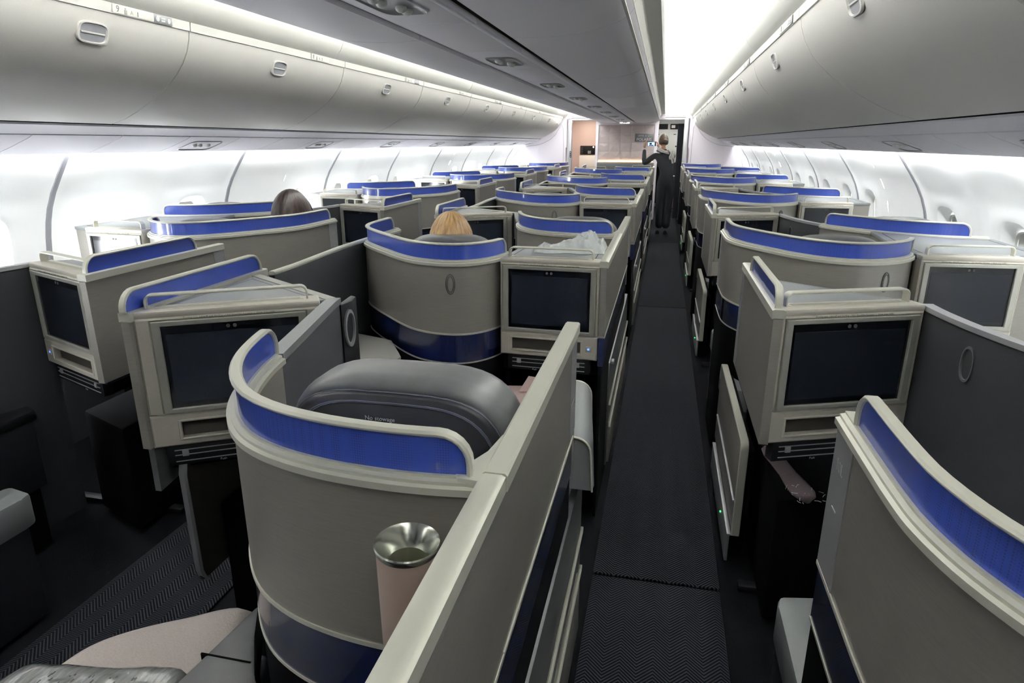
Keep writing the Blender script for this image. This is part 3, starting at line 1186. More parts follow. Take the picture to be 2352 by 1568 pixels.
mb.box(XC - 1.3, XC - .78, 17.05, 17.1, .80, .86, .004)
build('counter_edge', mb, 'dark', g)
g = thing('call_panel', 'slim blue call panel on the doorway post of the far aisle', 'control panel', (XC - 1.18, YB - .06, 1.36))
mb = MB()
mb.box(XC - 1.20, XC - 1.165, YB - .066, YB - .048, 1.30, 1.43, .003)
build('plate', mb, 'navy', g)
mb = MB()
for z in (1.325, 1.365, 1.405):
    mb.ellipsoid((XC - 1.182, YB - .067, z), (.009, .004, .011), 10, 6)
build('button', mb, 'silver', g)
# vestibule walls beyond the bulkhead
mb = MB()
mb.box(XC + 1.50, XC + 1.55, YB + .1, 18.5, 0, 2.6)
mb.box(XC - 1.75, XC - 1.70, YB + .1, 18.5, 0, 2.6)
mb.box(XC - 2.6, XC + 2.6, 18.45, 18.5, 0, 2.66)
struct('wall_vestibule', mb, 'bulk')
mb = MB()
mb.box(XC - 1.75, XC + 1.5, YB + .52, YB + .56, 2.13, 2.2)
mb.box(XC - 1.75, XC + 1.5, YB + .06, 18.45, 2.2, 2.24)
struct('ceiling_vestibule', mb, 'white')
for s in (-1, 1):
    d = bpy.data.lights.new('bulkhead_fill', 'AREA')  # fill light added to brighten the bulkhead, not a modelled fitting
    d.shape = 'RECTANGLE'
    d.size, d.size_y = .5, .2
    d.energy = 9
    o = bpy.data.objects.new('bulkhead_fill', d)
    o.location = (XC + s * 1.0, YB - 1.2, 2.47)
    o.rotation_euler = (math.radians(38), 0, 0)
    sc.collection.objects.link(o)
for x, y in ((XC + .95, 16.6), (XC - 1.05, 16.2)):
    d = bpy.data.lights.new('vestibule_lamp', 'AREA')
    d.shape = 'RECTANGLE'
    d.size, d.size_y = .5, 1.2
    d.energy = 9
    d.color = (1, .97, .92) if x > XC else (1, .86, .74)
    o = bpy.data.objects.new('vestibule_lamp', d)
    o.location = (x, y, 2.19)
    sc.collection.objects.link(o)
# ---------------------------------------------------------------- seat pods
def pmat(o, ex, mir, up=(0, 0, 1)):
    o = Vector(o)
    ex = Vector(ex)
    if mir:
        o.x = 2 * XC - o.x
        ex = Vector((ex.x, -ex.y, ex.z))
    return basis(o, ex, up)


def side_label(mir, centre=False):
    return 'left' if mir else 'right'


def visor(t, path, z0, mir, s0=0., s1=1e9, h=.062, r=.045, t0=.007, rimw=.022, post=True, inner=False):
    """blue strip with a pale rim, standing on a rail along PATH between arc lengths"""
    p = sub(path, s0, s1)
    # resample evenly
    S = cum(p)
    L = S[-1]
    n = max(12, int(L / .03))
    q = []
    for i in range(n + 1):
        d = L * i / n
        q.append(d)
    ends = [r * (1 - math.cos(a * PI / 12)) for a in range(7)]
    q = sorted(set([round(v, 5) for v in q if r < v < L - r] + [round(v, 5) for v in ends] + [round(L - v, 5) for v in ends]))
    pts = [sub(p, max(0, d - 1e-5), d + 1e-4)[0] for d in q]

    def top(d):
        e = min(d, L - d)
        if e >= r:
            return h
        return h - r + math.sqrt(max(0, r * r - (r - e) ** 2))
    tops = [z0 + top(d) for d in q]
    nr = normals(pts)
    m = MB(mir)
    m.ribbon(pts, z0 - .001, tops, t0)
    b = build('visor_strip', m, 'blue', t)
    m = MB(mir)
    pt3 = [(pts[0][0], pts[0][1], z0)] + [(x, y, z) for (x, y), z in zip(pts, tops)] + [(pts[-1][0], pts[-1][1], z0)]
    m.sweep(pt3, [nr[0]] + nr + [nr[-1]], rimw, .009, .4)
    build('visor_rim', m, 'trim', t)


RAIL = [(-.024, 1.128), (.024, 1.128), (.024, 1.139), (.017, 1.141), (.017, 1.146), (.009, 1.148), (.009, 1.152), (-.009, 1.152), (-.009, 1.148), (-.017, 1.146), (-.017, 1.141), (-.024, 1.139)]


def rail_prof(z=1.152, w=.048):
    return [(o * w / .048, zz - 1.152 + z) for o, zz in RAIL]


def shell(name, label, path, origin, mir=False, vis=(0, 1e9), handle=None, group=None, low=.72, split=.845, ext=None, plate=None, cap_end=True):
    t = thing(name, label, 'privacy shell', origin, group)
    m = MB(mir)
    m.ribbon(path, split, 1.130, .030)
    build('shell_panel', m, 'laminate', t)
    m = MB(mir)
    m.ribbon(path, low, split, .026)
    build('lower_band', m, 'navy', t)
    m = MB(mir)
    nr = normals(path)
    m.profile(path, [(-.018, split - .004), (.018, split - .004), (.018, split + .004), (-.018, split + .004)])
    m.profile(path, [(-.015, low - .004), (.015, low - .004), (.015, low + .002), (-.015, low + .002)])
    build('band_trim', m, 'trim', t)
    m = MB(mir)
    m.profile(path, rail_prof())
    build('top_rail', m, 'trim', t)
    visor(t, path, 1.152, mir, vis[0], vis[1])
    m = MB(mir)
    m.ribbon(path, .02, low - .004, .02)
    build('kick_panel', m, 'shade_black', t)
    if handle:
        s_, zc, side = handle
        pp = sub(path, s_, s_ + .02)
        (x, y) = pp[0]
        dx, dy = pp[1][0] - x, pp[1][1] - y
        l = math.hypot(dx, dy)
        ex = Vector((dx / l, dy / l, 0)) * side
        up = Vector((0, 0, 1))
        n = ex.cross(up)
        Mx = Matrix(((ex.x, up.x, n.x, x + n.x * .015), (ex.y, up.y, n.y, y + n.y * .015), (ex.z, up.z, n.z, zc), (0, 0, 0, 1)))
        m = MB(mir)
        m.M = Mx
        for a, b, w_ in ((.0185, .040, .0018), (.0125, .032, .0015)):
            ring = [[(xx * (1 + kx * w_ / a), yy * (1 + kx * w_ / b), z) for xx, yy in oval(a, b, 24, 1)] for kx, z in ((1, -.001), (1, .003), (-1, .003), (-1, -.001))]
            m.loft(ring, False, False)
        h = build('handle', m, 'leather', t)
        m = MB(mir)
        m.M = Mx
        m.loft([[(xx, yy, z) for xx, yy in oval(.011, .029, 24, 1)] for z in (-.001, .0015)])
        build('handle_inset', m, 'laminate', h)
    if plate:
        # pale end panel with the seat number
        s_, wdt, txt, side = plate
        pp = sub(path, s_, s_ + wdt)
        m = MB(mir)
        m.ribbon(pp, split + .004, 1.128, .034)
        e = build('end_panel', m, 'silver', t)
        (x, y), (x1, y1) = pp[0], pp[-1]
        cx, cy = (x + x1) / 2, (y + y1) / 2
        l = math.hypot(x1 - x, y1 - y)
        ex = Vector(((x1 - x) / l, (y1 - y) / l, 0)) * side
        n = ex.cross(Vector((0, 0, 1)))
        if txt:
            off = n * .0185
            if mir:
                exm = Vector((ex.x, -ex.y, 0))
                o_ = Vector((2 * XC - (cx + off.x), cy + off.y, 1.065))
                text('seat_number', txt, .030, 'inkl', e, basis(o_, exm, (0, 0, 1)))
            else:
                text('seat_number', txt, .030, 'inkl', e, basis((cx + off.x, cy + off.y, 1.065), ex, (0, 0, 1)))
        m = MB(mir)
        Mx = Matrix(((ex.x, 0, n.x, cx), (ex.y, 0, n.y, cy), (0, 1, 0, .985), (0, 0, 0, 1)))
        m.M = Mx
        m.box(-.012, .012, -.0012, .0012, .016, .0185)
        build('end_mark', m, 'inkl', e)
    return t


def console(name, label, FL, FR, origin, mir=False, deck=None, wall=None, wallvis=None, foot=0, group=None, tray=True, edge='right', lit=False, plate=None, wallend=None):
    """monitor console. FL, FR: front corners in plan as the viewer sees them (for MIR they are mirrored afterwards)"""
    t = thing(name, label, 'seat console', origin, group)
    fl, fr = Vector((*FL, 0)), Vector((*FR, 0))
    W = (fr - fl).length
    ex = (fr - fl).normalized()
    ey = Vector((-ex.y, ex.x, 0))
    Mx = Matrix(((ex.x, ey.x, 0, fl.x), (ex.y, ey.y, 0, fl.y), (0, 0, 1, 0), (0, 0, 0, 1)))

    def mk():
        m = MB(mir)
        m.M = Mx
        return m
    sx0, sx1 = W * .085, W * .915
    if W > .46:
        sx0, sx1 = W / 2 - .185, W / 2 + .185
    m = mk()
    m.frame(0, W, .842, 1.135, sx0 - .02, sx1 + .02, .850, 1.120, .0, .05, .007)
    m.frame(0, W, .742, .842, sx0 + .012, sx1 - .03, .764, .820, .0, .05, .005)
    m.box(max(0, -ey.x * .09) + (.01 if ey.x < -.1 else 0), W, .05, .09, .742, 1.150, .004)
    m.box(0.0, W, .002, .062, 1.132, 1.152, .006)
    hs = build('housing', m, 'housing', t)
    m = mk()
    m.frame(sx0 - .022, sx1 + .022, .847, 1.123, sx0, sx1, .861, 1.108, -.005, .03, .002)
    sf = build('screen_frame', m, 'frame', t)
    m = mk()
    m.box(sx0 - .001, sx1 + .001, .004, .03, .860, 1.109)
    sc_ = build('screen', m, 'glass', t)
    m = mk()
    m.box(sx0 + .012, sx1 - .012, .0028, .01, .878, 1.083)
    build('display', m, 'display', sc_)
    m = mk()
    for d in (-.009, .009):
        m.M = Mx @ Matrix.Translation(((sx0 + sx1) / 2 + d, .0035, 1.096)) @ Matrix.Rotation(PI / 2, 4, 'X')
        m.lathe([(.0055, 0), (.0055, .0012), (.004, .0016), (.0036, .0004), (.0, .0004)], 0, 0, 12)
    build('camera_lens', m, 'leather', sc_)
    m = mk()
    m.frame(sx0 + .008, sx1 - .026, .760, .824, sx0 + .016, sx1 - .034, .767, .817, -.003, .01, .002)
    sl = build('storage_slot', m, 'housing', t)
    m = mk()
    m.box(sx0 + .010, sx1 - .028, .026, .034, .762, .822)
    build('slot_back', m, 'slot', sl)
    m = mk()
    m.box(sx1 - .012, sx1 + .012, -.0015, .002, .778, .802, .0015)
    pb = build('power_button', m, 'housing', t)
    m = mk()
    m.box(sx1 - .0035, sx1 + .0035, -.0022, -.001, .787, .794)
    build('power_light', m, 'led_blue', pb)
    # rail
    r = .018
    x0, x1, zt = .03, W - .035, 1.190
    if edge == 'flip':
        x0, x1 = .035, W - .03
    pts = [(x0, 1.150)]
    pts += [(x0 + r - r * math.cos(a * PI / 10), zt - r + r * math.sin(a * PI / 10)) for a in range(6)]
    pts += [(x1 - r + r * math.sin(a * PI / 10), zt - r + r * math.cos(a * PI / 10)) for a in range(6)] + [(x1, 1.150)]
    m = mk()
    p3 = [Mx.to_3x3() @ Vector((x, .050, z)) + Vector((fl.x, fl.y, 0)) for x, z in pts]
    m.M = Matrix.Identity(4)
    m.sweep(p3, [tuple(ey)] * len(p3), .030, .006, .35)
    m.M = Mx
    m.box(x0 + .01, x1 - .01, .036, .064, 1.150, 1.1535, .001)
    gr = build('grab_rail', m, 'trim', t)
    m = mk()
    m.box(x0 + .02, x1 - .02, .041, .059, 1.1535, 1.1542)
    build('rail_grille', m, 'grill', gr)
    # placard
    m = mk()
    m.box(W * .30, W * .76, -.0016, .0, 1.1255, 1.1325)
    if mir:
        tx = pmat(Mx @ Vector((W * .52, -.0012, 1.1335)), ex, mir)
    else:
        tx = pmat(Mx @ Vector((W * .5, -.0012, 1.1335)), ex, mir)
    m.bm.free()
    # deck behind the face
    if deck:
        m = MB(mir)
        m.prism(deck, 1.128, 1.1465, .003)
        dk = build('top_deck', m, 'deck', t)
        m = MB(mir)
        cx = sum(p[0] for p in deck) / len(deck)
        cy = sum(p[1] for p in deck) / len(deck)
        ins = [(cx + (p[0] - cx) * .86, cy + (p[1] - cy) * .84) for p in deck]
        ins2 = [(cx + (p[0] - cx) * .845, cy + (p[1] - cy) * .825) for p in deck]
        n = len(ins)
        m.faces([(x, y, 1.1470) for x, y in ins] + [(x, y, 1.1470) for x, y in ins2], [(i, (i + 1) % n, n + (i + 1) % n, n + i) for i in range(n)])
        build('deck_seam', m, 'dark', dk)
        m = MB(mir)
        cxx = sum(p_[0] for p_ in deck) / len(deck)
        cyy = sum(p_[1] for p_ in deck) / len(deck)
        m.prism([(cxx + (a_ - cxx) * .985, cyy + (b_ - cyy) * .985) for a_, b_ in deck], .745, 1.128)
        build('cabinet_body', m, 'laminate', t)
    # footwell
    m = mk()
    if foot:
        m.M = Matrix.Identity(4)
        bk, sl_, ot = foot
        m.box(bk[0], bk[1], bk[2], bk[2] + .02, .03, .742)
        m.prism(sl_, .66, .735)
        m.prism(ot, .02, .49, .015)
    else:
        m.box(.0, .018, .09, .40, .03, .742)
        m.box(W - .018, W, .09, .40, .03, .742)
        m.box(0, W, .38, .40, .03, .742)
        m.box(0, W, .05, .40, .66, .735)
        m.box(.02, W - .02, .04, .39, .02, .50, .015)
    build('footwell', m, 'shade_black', t)
    m = mk()
    m.box(.03, W - .03, .012, .05, .675, .738, .003)
    ts = build('tray_slot', m, 'black', t)
    m = mk()
    for z in (.724, .708, .688):
        m.box(.05, W - .05, .009, .0125, z - .0012, z + .0012)
    m.box(.07, .088, .007, .012, .704, .722, .001)
    m.box(W - .09, W - .072, .007, .012, .704, .722, .001)
    build('tray_latch', m, 'silver', ts)
    text('tray_lettering', 'Push', .010, 'inkl', ts, pmat(Mx @ Vector((W * .36, .0085, .680)), ex, mir), .0002)
    if wall:
        p = smooth(wall, 4) if len(wall) > 2 else [tuple(wall[0]), tuple(a + (b - a) * .5 for a, b in zip(*wall)), tuple(wall[1])]
        z_lo, z_mid = .74, .745
        if plate == 'A':
            z_lo, z_mid = .72, .845
        m = MB(mir)
        m.ribbon(p, z_mid, 1.130, .026)
        sw = build('side_wall', m, 'laminate', t)
        if plate == 'A':
            m = MB(mir)
            m.ribbon(p, z_lo, z_mid, .022)
            build('lower_band', m, 'navy', t)
            m = MB(mir)
            m.profile(p, [(-.015, z_mid - .004), (.015, z_mid - .004), (.015, z_mid + .004), (-.015, z_mid + .004)])
            build('band_trim', m, 'trim', t)
        m = MB(mir)
        m.profile(p, [(-.018, 1.128), (.018, 1.128), (.018, 1.152), (.012, 1.155), (-.012, 1.155), (-.018, 1.152)])
        build('wall_cap', m, 'trim', t)
        if wallvis:
            visor(t, p, 1.154, mir, wallvis[0], wallvis[1], h=.058, r=.05)
        if plate == 'A':
            m = MB(mir)
            m.ribbon(p, .02, z_lo, .012)
            build('kick_panel', m, 'shade_black', t)
    return t, tx, hs


def placard(parent, tx, a=True):
    text('safety_placard', 'During taxi, takeoff and landing:  Use shoulder harness', .0088, 'inkg', parent, tx @ Matrix.Translation((0, .001, 0)), .0002)
    o = parent.children[-1]


def placards(parent, tx):
    T1 = 'During taxi, takeoff and landing - Use shoulder harness  |  Stow tray table'
    T2 = 'Please refrain - Do not stow items in slot under monitor  |  Do not press on seat'
    text('safety_placard', T1, .0082, 'inkg', parent, tx @ Matrix.Translation((0, .0, 0)) @ Matrix.Translation((0, -.0045, 0)), .0002)
    text('safety_placard', T2, .0082, 'inkg', parent, tx @ Matrix.Translation((0, -.0145, 0)), .0002)


def seat(name, label, c, yaw, mir=False, group=None, kind='full', wrap=False):
    """reclining seat: C = point on the floor under the headrest, YAW turns the sitter's forward from +Y"""
    t = thing(name, label, 'seat', (2 * XC - c[0] if mir else c[0], c[1], 0), group)
    R = Matrix.Translation((c[0], c[1], 0)) @ Matrix.Rotation(yaw, 4, 'Z')

    def mk():
        m = MB(mir)
        m.M = R
        return m

    def pad(m, w, prof, e=.45, n=26):
        """prof: [(y, zc, halfwidth, halfthick, tilt)] loft of rounded sections"""
        pass
    m = mk()
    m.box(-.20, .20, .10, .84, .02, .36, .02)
    build('seat_base', m, 'shade_black', t)
    m = mk()
    m.box(-.20, .20, .10, .58, .36, .475, .035, 3)
    m.box(-.20, .20, .585, .86, .37, .48, .035, 3)
    build('seat_cushion', m, 'cushion', t)
    # backrest: sections from the cushion up, leaning back
    m = mk()
    rings = []
    for z, y, hw, th in ((.42, .14, .20, .05), (.46, .14, .225, .07), (.60, .105, .235, .075), (.78, .065, .235, .075), (.92, .03, .235, .08), (.98, .02, .23, .085), (1.0, .015, .20, .06)):
        rings.append([(x, y + yy, z) for x, yy in oval(hw, th, 28, .5)])
    m.loft(rings)
    build('backrest', m, 'leather', t)
    # headrest with broad rounded shoulders
    m = mk()
    N = 40

    def outline(w, top, bot, k=1., e=.4):
        pts = []
        for i in range(N):
            a = 2 * PI * i / N
            c_, s_ = math.cos(a), math.sin(a)
            x = w * math.copysign(abs(c_) ** .5, c_)
            if s_ > 0:
                z = top * abs(s_) ** .5
                x *= 1 - .12 * (z / top) ** 2
            else:
                z = -bot * abs(s_) ** .4
            pts.append((x * k, z * k))
        return pts
    rings = []
    for y, k in ((-.070, .88), (-.068, .94), (-.055, .98), (-.03, 1.0), (.03, 1.0), (.052, .98), (.066, .94), (.072, .86)):
        rings.append([(x, y - z * .06, 1.03 + z) for x, z in outline(.222, .175, .13, k)])
    m.loft(rings)
    hd = build('headrest', m, 'leather', t, ang=70)
    m = mk()
    rings = []
    for y, k in ((-.060, .95), (-.076, .94), (-.082, .91)):
        rings.append([(x, y - z * .06, 1.025 + z) for x, z in outline(.222, .168, .15, k)])
    m.loft(rings, False, True)
    hb = build('headrest_back', m, 'leatherlow', t, ang=60)
    m = mk()
    for k, y, zc, w_, tp in ((.95, -.0775, 1.025, .222, .168), (.875, -.084, 1.02, .222, .168), (.862, -.084, 1.02, .222, .168)):
        pl = [(x, y - z * .06, zc + z) for x, z in outline(w_, tp, .12, k) if z > -.06 * k]
        pl.sort(key=lambda p: math.atan2(p[2] - zc, p[0]))
        m.sweep(pl, [(0, 1)] * len(pl), .002, .0022)
    build('stitching', m, 'stitch', hb)
    for sx in (-1, 1):
        m = mk()
        m.box(sx * .212 - .018, sx * .212 + .018, .16, .60, .40, .565, .012, 3)
        build('armrest', m, 'leather', t)
    return t, R, hb


def low_panel(name, label, x, y0, y1, origin, mir=False, group=None, z1=.555):
    """aisle-side storage door: pale cap, grey face, silver front edge"""
    t = thing(name, label, 'storage panel', origin, group)
    m = MB(mir)
    m.box(x + .004, x + .028, y0 + .01, y1, .16, z1 - .01, .004)
    build('panel', m, 'laminate', t)
    m = MB(mir)
    r = .03
    pts = [(y0, .17)] + [(y0, z1 - r)] + [(y0 + r - r * math.cos(a * PI / 8), z1 - r + r * math.sin(a * PI / 8)) for a in range(5)] + [(y1 - r + r * math.sin(a * PI / 8), z1 - r + r * math.cos(a * PI / 8)) for a in range(5)] + [(y1, z1 - .08)]
    m.sweep([(x + .016, y, z) for y, z in pts], [(1, 0)] * len(pts), .03, .010, .3)
    build('edge_cap', m, 'trim', t)
    m = MB(mir)
    m.box(x - .004, x + .006, y0 + .02, y1 - .06, .30, .308, .002)
    m.box(x - .014, x + .002, y0 + .0, y1 - .10, .165, .173, .002)
    m.box(x - .012, x + .0, y0 + .02, y1 - .10, .04, .17, .003)
    build('side_moulding', m, 'silver', t)
    m = MB(mir)
    m.box(x + .028, x + .062, y0 + .04, y1 - .02, .12, z1 - .05, .006)
    build('storage_well', m, 'shade_black', t)
    m = MB(mir)
    m.ellipsoid((x - .0145, y0 + .25, .12), (.003, .004, .004), 8, 6)
    build('status_light', m, 'led_green', t)
    return t


KC = range(0, 5)
# ---- centre block
A_PATH = smooth([(-.205, .800), (-.30, .790), (-.38, .790), (-.47, .800), (-.56, .825), (-.64, .87), (-.71, .945), (-.765, 1.04), (-.803, 1.15), (-.822, 1.235)], 5)
B_PATH = smooth([(-1.425, 3.42), (-1.427, 3.28), (-1.425, 3.15), (-1.41, 3.02), (-1.36, 2.91), (-1.27, 2.80), (-1.168, 2.694), (-1.054, 2.58), (-.96, 2.51), (-.857, 2.48), (-.77, 2.492), (-.705, 2.55), (-.662, 2.64), (-.642, 2.74)], 5)
NEARTXT = {0: 'nearest', 1: 'second row', 2: 'third row', 3: 'fourth row', 4: 'farthest row', -1: 'at the bottom edge'}


def rows(make, lab, ks, specials={}):
    out = {}
    base = None
    for k in ks:
        if base is None:
            base = make(lab(k))
            base.location.y += P * k
            k0 = k
            out[k] = base
        else:
            out[k] = copy_tree(base, None, P * (k - k0), lab(k))
    return out


# aisle wall of the centre block with the A shell
def mk_shell_a(label):
    t = shell('privacy_shell', label, A_PATH, (-.5, .9, 0), vis=(.035, 1.0), handle=None, group='curved shells by the attendant\'s aisle, centre block')
    # straight aisle wing with label end
    p = [(-.207, .80), (-.207, 1.2), (-.207, 1.63)]
    m = MB()
    m.ribbon(p, .845, 1.130, .024)
    m.box(-.219, -.195, 1.60, 1.635, .72, 1.13)
    build('aisle_wing', m, 'laminate', t)
    m = MB()
    m.ribbon([(-.207, .80), (-.207, 1.60)], [.72, .735], [.845, .845], .021)
    build('wing_band', m, 'navy', t)
    m = MB()
    m.profile(p[:2] + [(-.207, 1.60)], [(-.015, .842), (.015, .842), (.015, .850), (-.015, .850)])
    m.profile(p, [(-.020, 1.128), (.018, 1.128), (.018, 1.152), (.013, 1.156), (-.016, 1.156), (-.020, 1.152)])
    m.prism([(-.23, .775), (-.19, .80), (-.19, .99), (-.222, .93), (-.245, .86), (-.29, .815), (-.34, .80)][::-1] if False else [(-.195, .775), (-.193, 1.0), (-.226, .93), (-.234, .87), (-.248, .835), (-.270, .812), (-.255, .780)], 1.140, 1.1530, .001)
    build('wing_cap', m, 'trim', t)
    m = MB()
    m.box(-.1945, -.193, 1.53, 1.628, .86, 1.125)
    e = build('end_panel', m, 'silver', t)
    m = MB()
    m.box(-.193, -.192, 1.55, 1.60, .955, .958)
    build('end_mark', m, 'inkl', e)
    m = MB()
    m.box(-.215, -.20, -.02, 1.6, .02, .72)
    build('wing_kick', m, 'shade_black', t)
    return t


shA = rows(mk_shell_a, lambda k: 'curved grey shell with straight aisle wing, centre block, ' + NEARTXT[k], range(0, 5))
text('seat_number', '10', .022, 'inkl', shA[0], basis((-.1925, 1.58, 1.06), (0, 1, 0), (0, 0, 1)))
con_text = []


def mk_con_a(label):
    t, tx, hs = console('monitor_console', label, (-.632, 2.575), (-.222, 2.556), (-.43, 2.6, 0), deck=[(-.222, 2.60), (-.222, 2.955), (-.615, 2.935), (-.632, 2.62)],
                        wall=[(-.207, 2.556), (-.207, 3.418)], plate='A', group='consoles by the attendant\'s aisle, centre block')
    placards(hs, tx)
    return t


conA = rows(mk_con_a, lambda k: 'straight screen console on the attendant\'s aisle, centre block, ' + NEARTXT[k] + (', under white plastic' if k == 0 else ''), range(-1, 5))


def mk_shell_b(label):
    return shell('privacy_shell', label, B_PATH, (-1.0, 2.6, 0), vis=(.06, 1.55), handle=(cum(B_PATH)[-1] - .335, 1.055, 1), plate=(.0, .055, None, 1),
                 group='curved shells by the far aisle, centre block')


shB = rows(mk_shell_b, lambda k: 'curved shell at the far aisle, centre block, ' + NEARTXT[k] + (', behind blonde hair' if k == 0 else ''), range(0, 4))


def mk_con_b(label):
    t, tx, hs = console('monitor_console', label, (-1.405, 1.465), (-.975, 1.722), (-1.2, 1.6, 0), deck=[(-.955, 1.72), (-.975, 1.76), (-1.385, 2.02), (-1.405, 1.99), (-1.405, 1.50), (-1.36, 1.54), (-1.0, 1.755)][:0] or [(-.968, 1.755), (-1.395, 2.03), (-1.405, 1.50)],
                        wall=[(-1.420, 1.455), (-1.432, 2.14)], wallvis=(.0, .66), foot=((-1.40, -.98, 2.12), [(-1.39, 1.51), (-.985, 1.76), (-.985, 2.10), (-1.39, 2.10)], [(-1.34, 1.62), (-1.0, 1.82), (-1.0, 2.10), (-1.34, 2.10)]), group='angled consoles by the far aisle, centre block')
    placards(hs, tx)
    m = MB()
    m.ribbon([(-1.420, 1.47), (-1.424, 1.62), (-1.43, 1.9)], [.60, .62, .70], [.745] * 3, .02)
    build('lower_band', m, 'leather', t)
    m = MB()
    m.box(-1.372, -1.350, 1.515, 2.0, .26, .69, .008)
    d = build('footwell_door', m, 'slot', t)
    m = MB()
    m.sweep([(-1.361, y, z) for y, z in ((1.54, .255), (1.525, .27), (1.515, .30), (1.51, .64), (1.518, .675), (1.54, .695), (1.60, .70))], [(1, 0)] * 7, .028, .014, .4)
    build('door_edge', m, 'silver', d)
    # trim round the deck and the sloping partition rail beside the right corner
    m = MB()
    p = [(-1.40, 2.045), (-1.18, 1.905), (-.962, 1.765)]
    m.profile(p, [(-.016, 1.13), (.016, 1.13), (.016, 1.149), (-.016, 1.149)])
    build('deck_edge', m, 'frame', t)
    p = [(-.955, 1.775), (-.945, 1.72), (-.885, 1.48), (-.824, 1.238)]
    m = MB()
    m.profile(p, [(-.019, 1.13), (.019, 1.13), (.019, 1.149), (-.019, 1.149)])
    build('partition_cap', m, 'deck', t)
    m = MB()
    m.ribbon(p, .05, 1.13, .026)
    build('partition', m, 'darkpan', t)
    return t


conB = rows(mk_con_b, lambda k: 'angled console with blue strip, far aisle, centre block, ' + NEARTXT[k] + (', facing blonde hair' if k == 1 else ''), range(0, 5))


def mk_unit(label):
    """reading unit and side table to the left of the A seat"""
    t = thing('side_table', label, 'side table', (-1.15, 2.3, 0), 'side tables in the centre block')
    m = MB()
    pl = [(-1.40, 2.15), (-1.33, 2.20), (-1.00, 2.08), (-.99, 2.35), (-1.03, 2.50), (-1.15, 2.64), (-1.20, 2.655), (-1.40, 2.60)]
    m.prism([(-1.40, 2.10), (-1.05, 2.06), (-1.02, 2.42), (-1.05, 2.47), (-1.15, 2.63), (-1.19, 2.65), (-1.40, 2.72)], .735, .75, .006)
    build('table_top', m, 'tabletop', t)
    m = MB()
    m.prism([(-1.40, 2.12), (-1.08, 2.08), (-1.05, 2.42), (-1.17, 2.6), (-1.40, 2.7)], .02, .735)
    build('pedestal', m, 'shade_black', t)
    return t


rows(mk_unit, lambda k: 'pale grey side table in the centre block, ' + NEARTXT[k], range(0, 4))


def mk_lamp(label):
    t = thing('reading_unit', label, 'reading unit', (-.92, 1.84, .95), 'reading units in the centre block')
    m = MB()
    m.prism([(-.952, 1.785), (-.936, 1.775), (-.930, 1.84), (-.945, 1.90), (-.97, 1.91)], .75, 1.127, .006)
    build('body', m, 'black', t)
    m = MB()
    Mx = basis((-.932, 1.812, 1.045), (.09, 1, 0), (0, 0, 1))
    m.M = Mx
    ring = [[(x * k, y * k, z) for x, y in oval(.026, .055, 24, 1)] for k, z in ((1.1, -.002), (1.1, .006), (.9, .007), (.85, -.002))]
    m.loft(ring, False, True)
    build('headphone_hook', m, 'silver', t)
    m = MB()
    m.ellipsoid((-.930, 1.82, .90), (.012, .018, .018), 14, 8)
    jb = build('reading_light', m, 'navy', t)
    m = MB()
    m.ellipsoid((-.922, 1.812, .904), (.004, .005, .006), 8, 6)
    build('light_dot', m, 'lamp', jb)
    return t


rows(mk_lamp, lambda k: 'black reading unit with hook and lamp, centre block, ' + NEARTXT[k], range(0, 2))


def mk_part(label):
    """partition along the far aisle, between B console and B shell"""
    t = thing('aisle_partition', label, 'partition', (-1.43, 2.5, 0), 'dark aisle partitions, centre block')
    ys = [2.15 + (3.10 - 2.15) * i / 12 for i in range(13)]
    zt = [1.128 + .012 * min(1, max(0, (y - 2.3) / .4)) - .055 * max(0, (y - 2.85) / .3) ** 2 * 0 for y in ys]
    p = [(-1.405 + .028 * max(0, min(1, (y - 2.6) / .4)) * 0, y) for y in ys]
    m = MB()
    m.ribbon(p, .05, zt, .022)
    build('panel', m, 'darkpan', t)
    m = MB()
    r = .04
    pts = [(x, y, z + .006) for (x, y), z in zip(p, zt)]
    m.sweep(pts, [(1, 0)] * len(pts), .028, .016, .3)
    build('edge_rail', m, 'trim', t)
    return t


rows(mk_part, lambda k: 'dark grey partition with pale top rail beside the far aisle, ' + NEARTXT[k], range(0, 4))


def mk_low_c(label):
    t = thing('storage_panel', label, 'storage panel', (-.19, 3.5, 0), 'low aisle panels, centre block')
    m = MB()
    m.box(-.214, -.192, 2.97, 4.50, .06, .60, .004)
    build('panel', m, 'leather', t)
    m = MB()
    for x_, z_, a, b in ((-.186, .40, 2.96, 4.46), (-.180, .30, 2.93, 4.40)):
        m.sweep([(x_, y, z) for y, z in ((a, z_ - .012), (a + .012, z_), (b, z_), (b + .012, z_ + .012))], [(1, 0)] * 4, .010, .011, .4)
    build('side_moulding', m, 'trim', t)
    m = MB()
    m.box(-.192, -.180, 2.97, 4.40, .08, .29, .003)
    build('lower_panel', m, 'laminate', t)
    m = MB()
    m.lathe([(.0, 0), (.014, 0), (.014, .012), (0, .013)], -.175, 3.04, 14)
    bmesh.ops.rotate(m.bm, cent=(-.175, 3.04, 0), matrix=Matrix.Rotation(PI / 2, 3, 'Y'), verts=m.bm.verts)
    bmesh.ops.translate(m.bm, vec=(-.015, 0, .585), verts=m.bm.verts)
    build('release_knob', m, 'silver', t)
    return t


rows(mk_low_c, lambda k: 'low panel with silver mouldings, centre block, ' + NEARTXT[k], range(-1, 4))

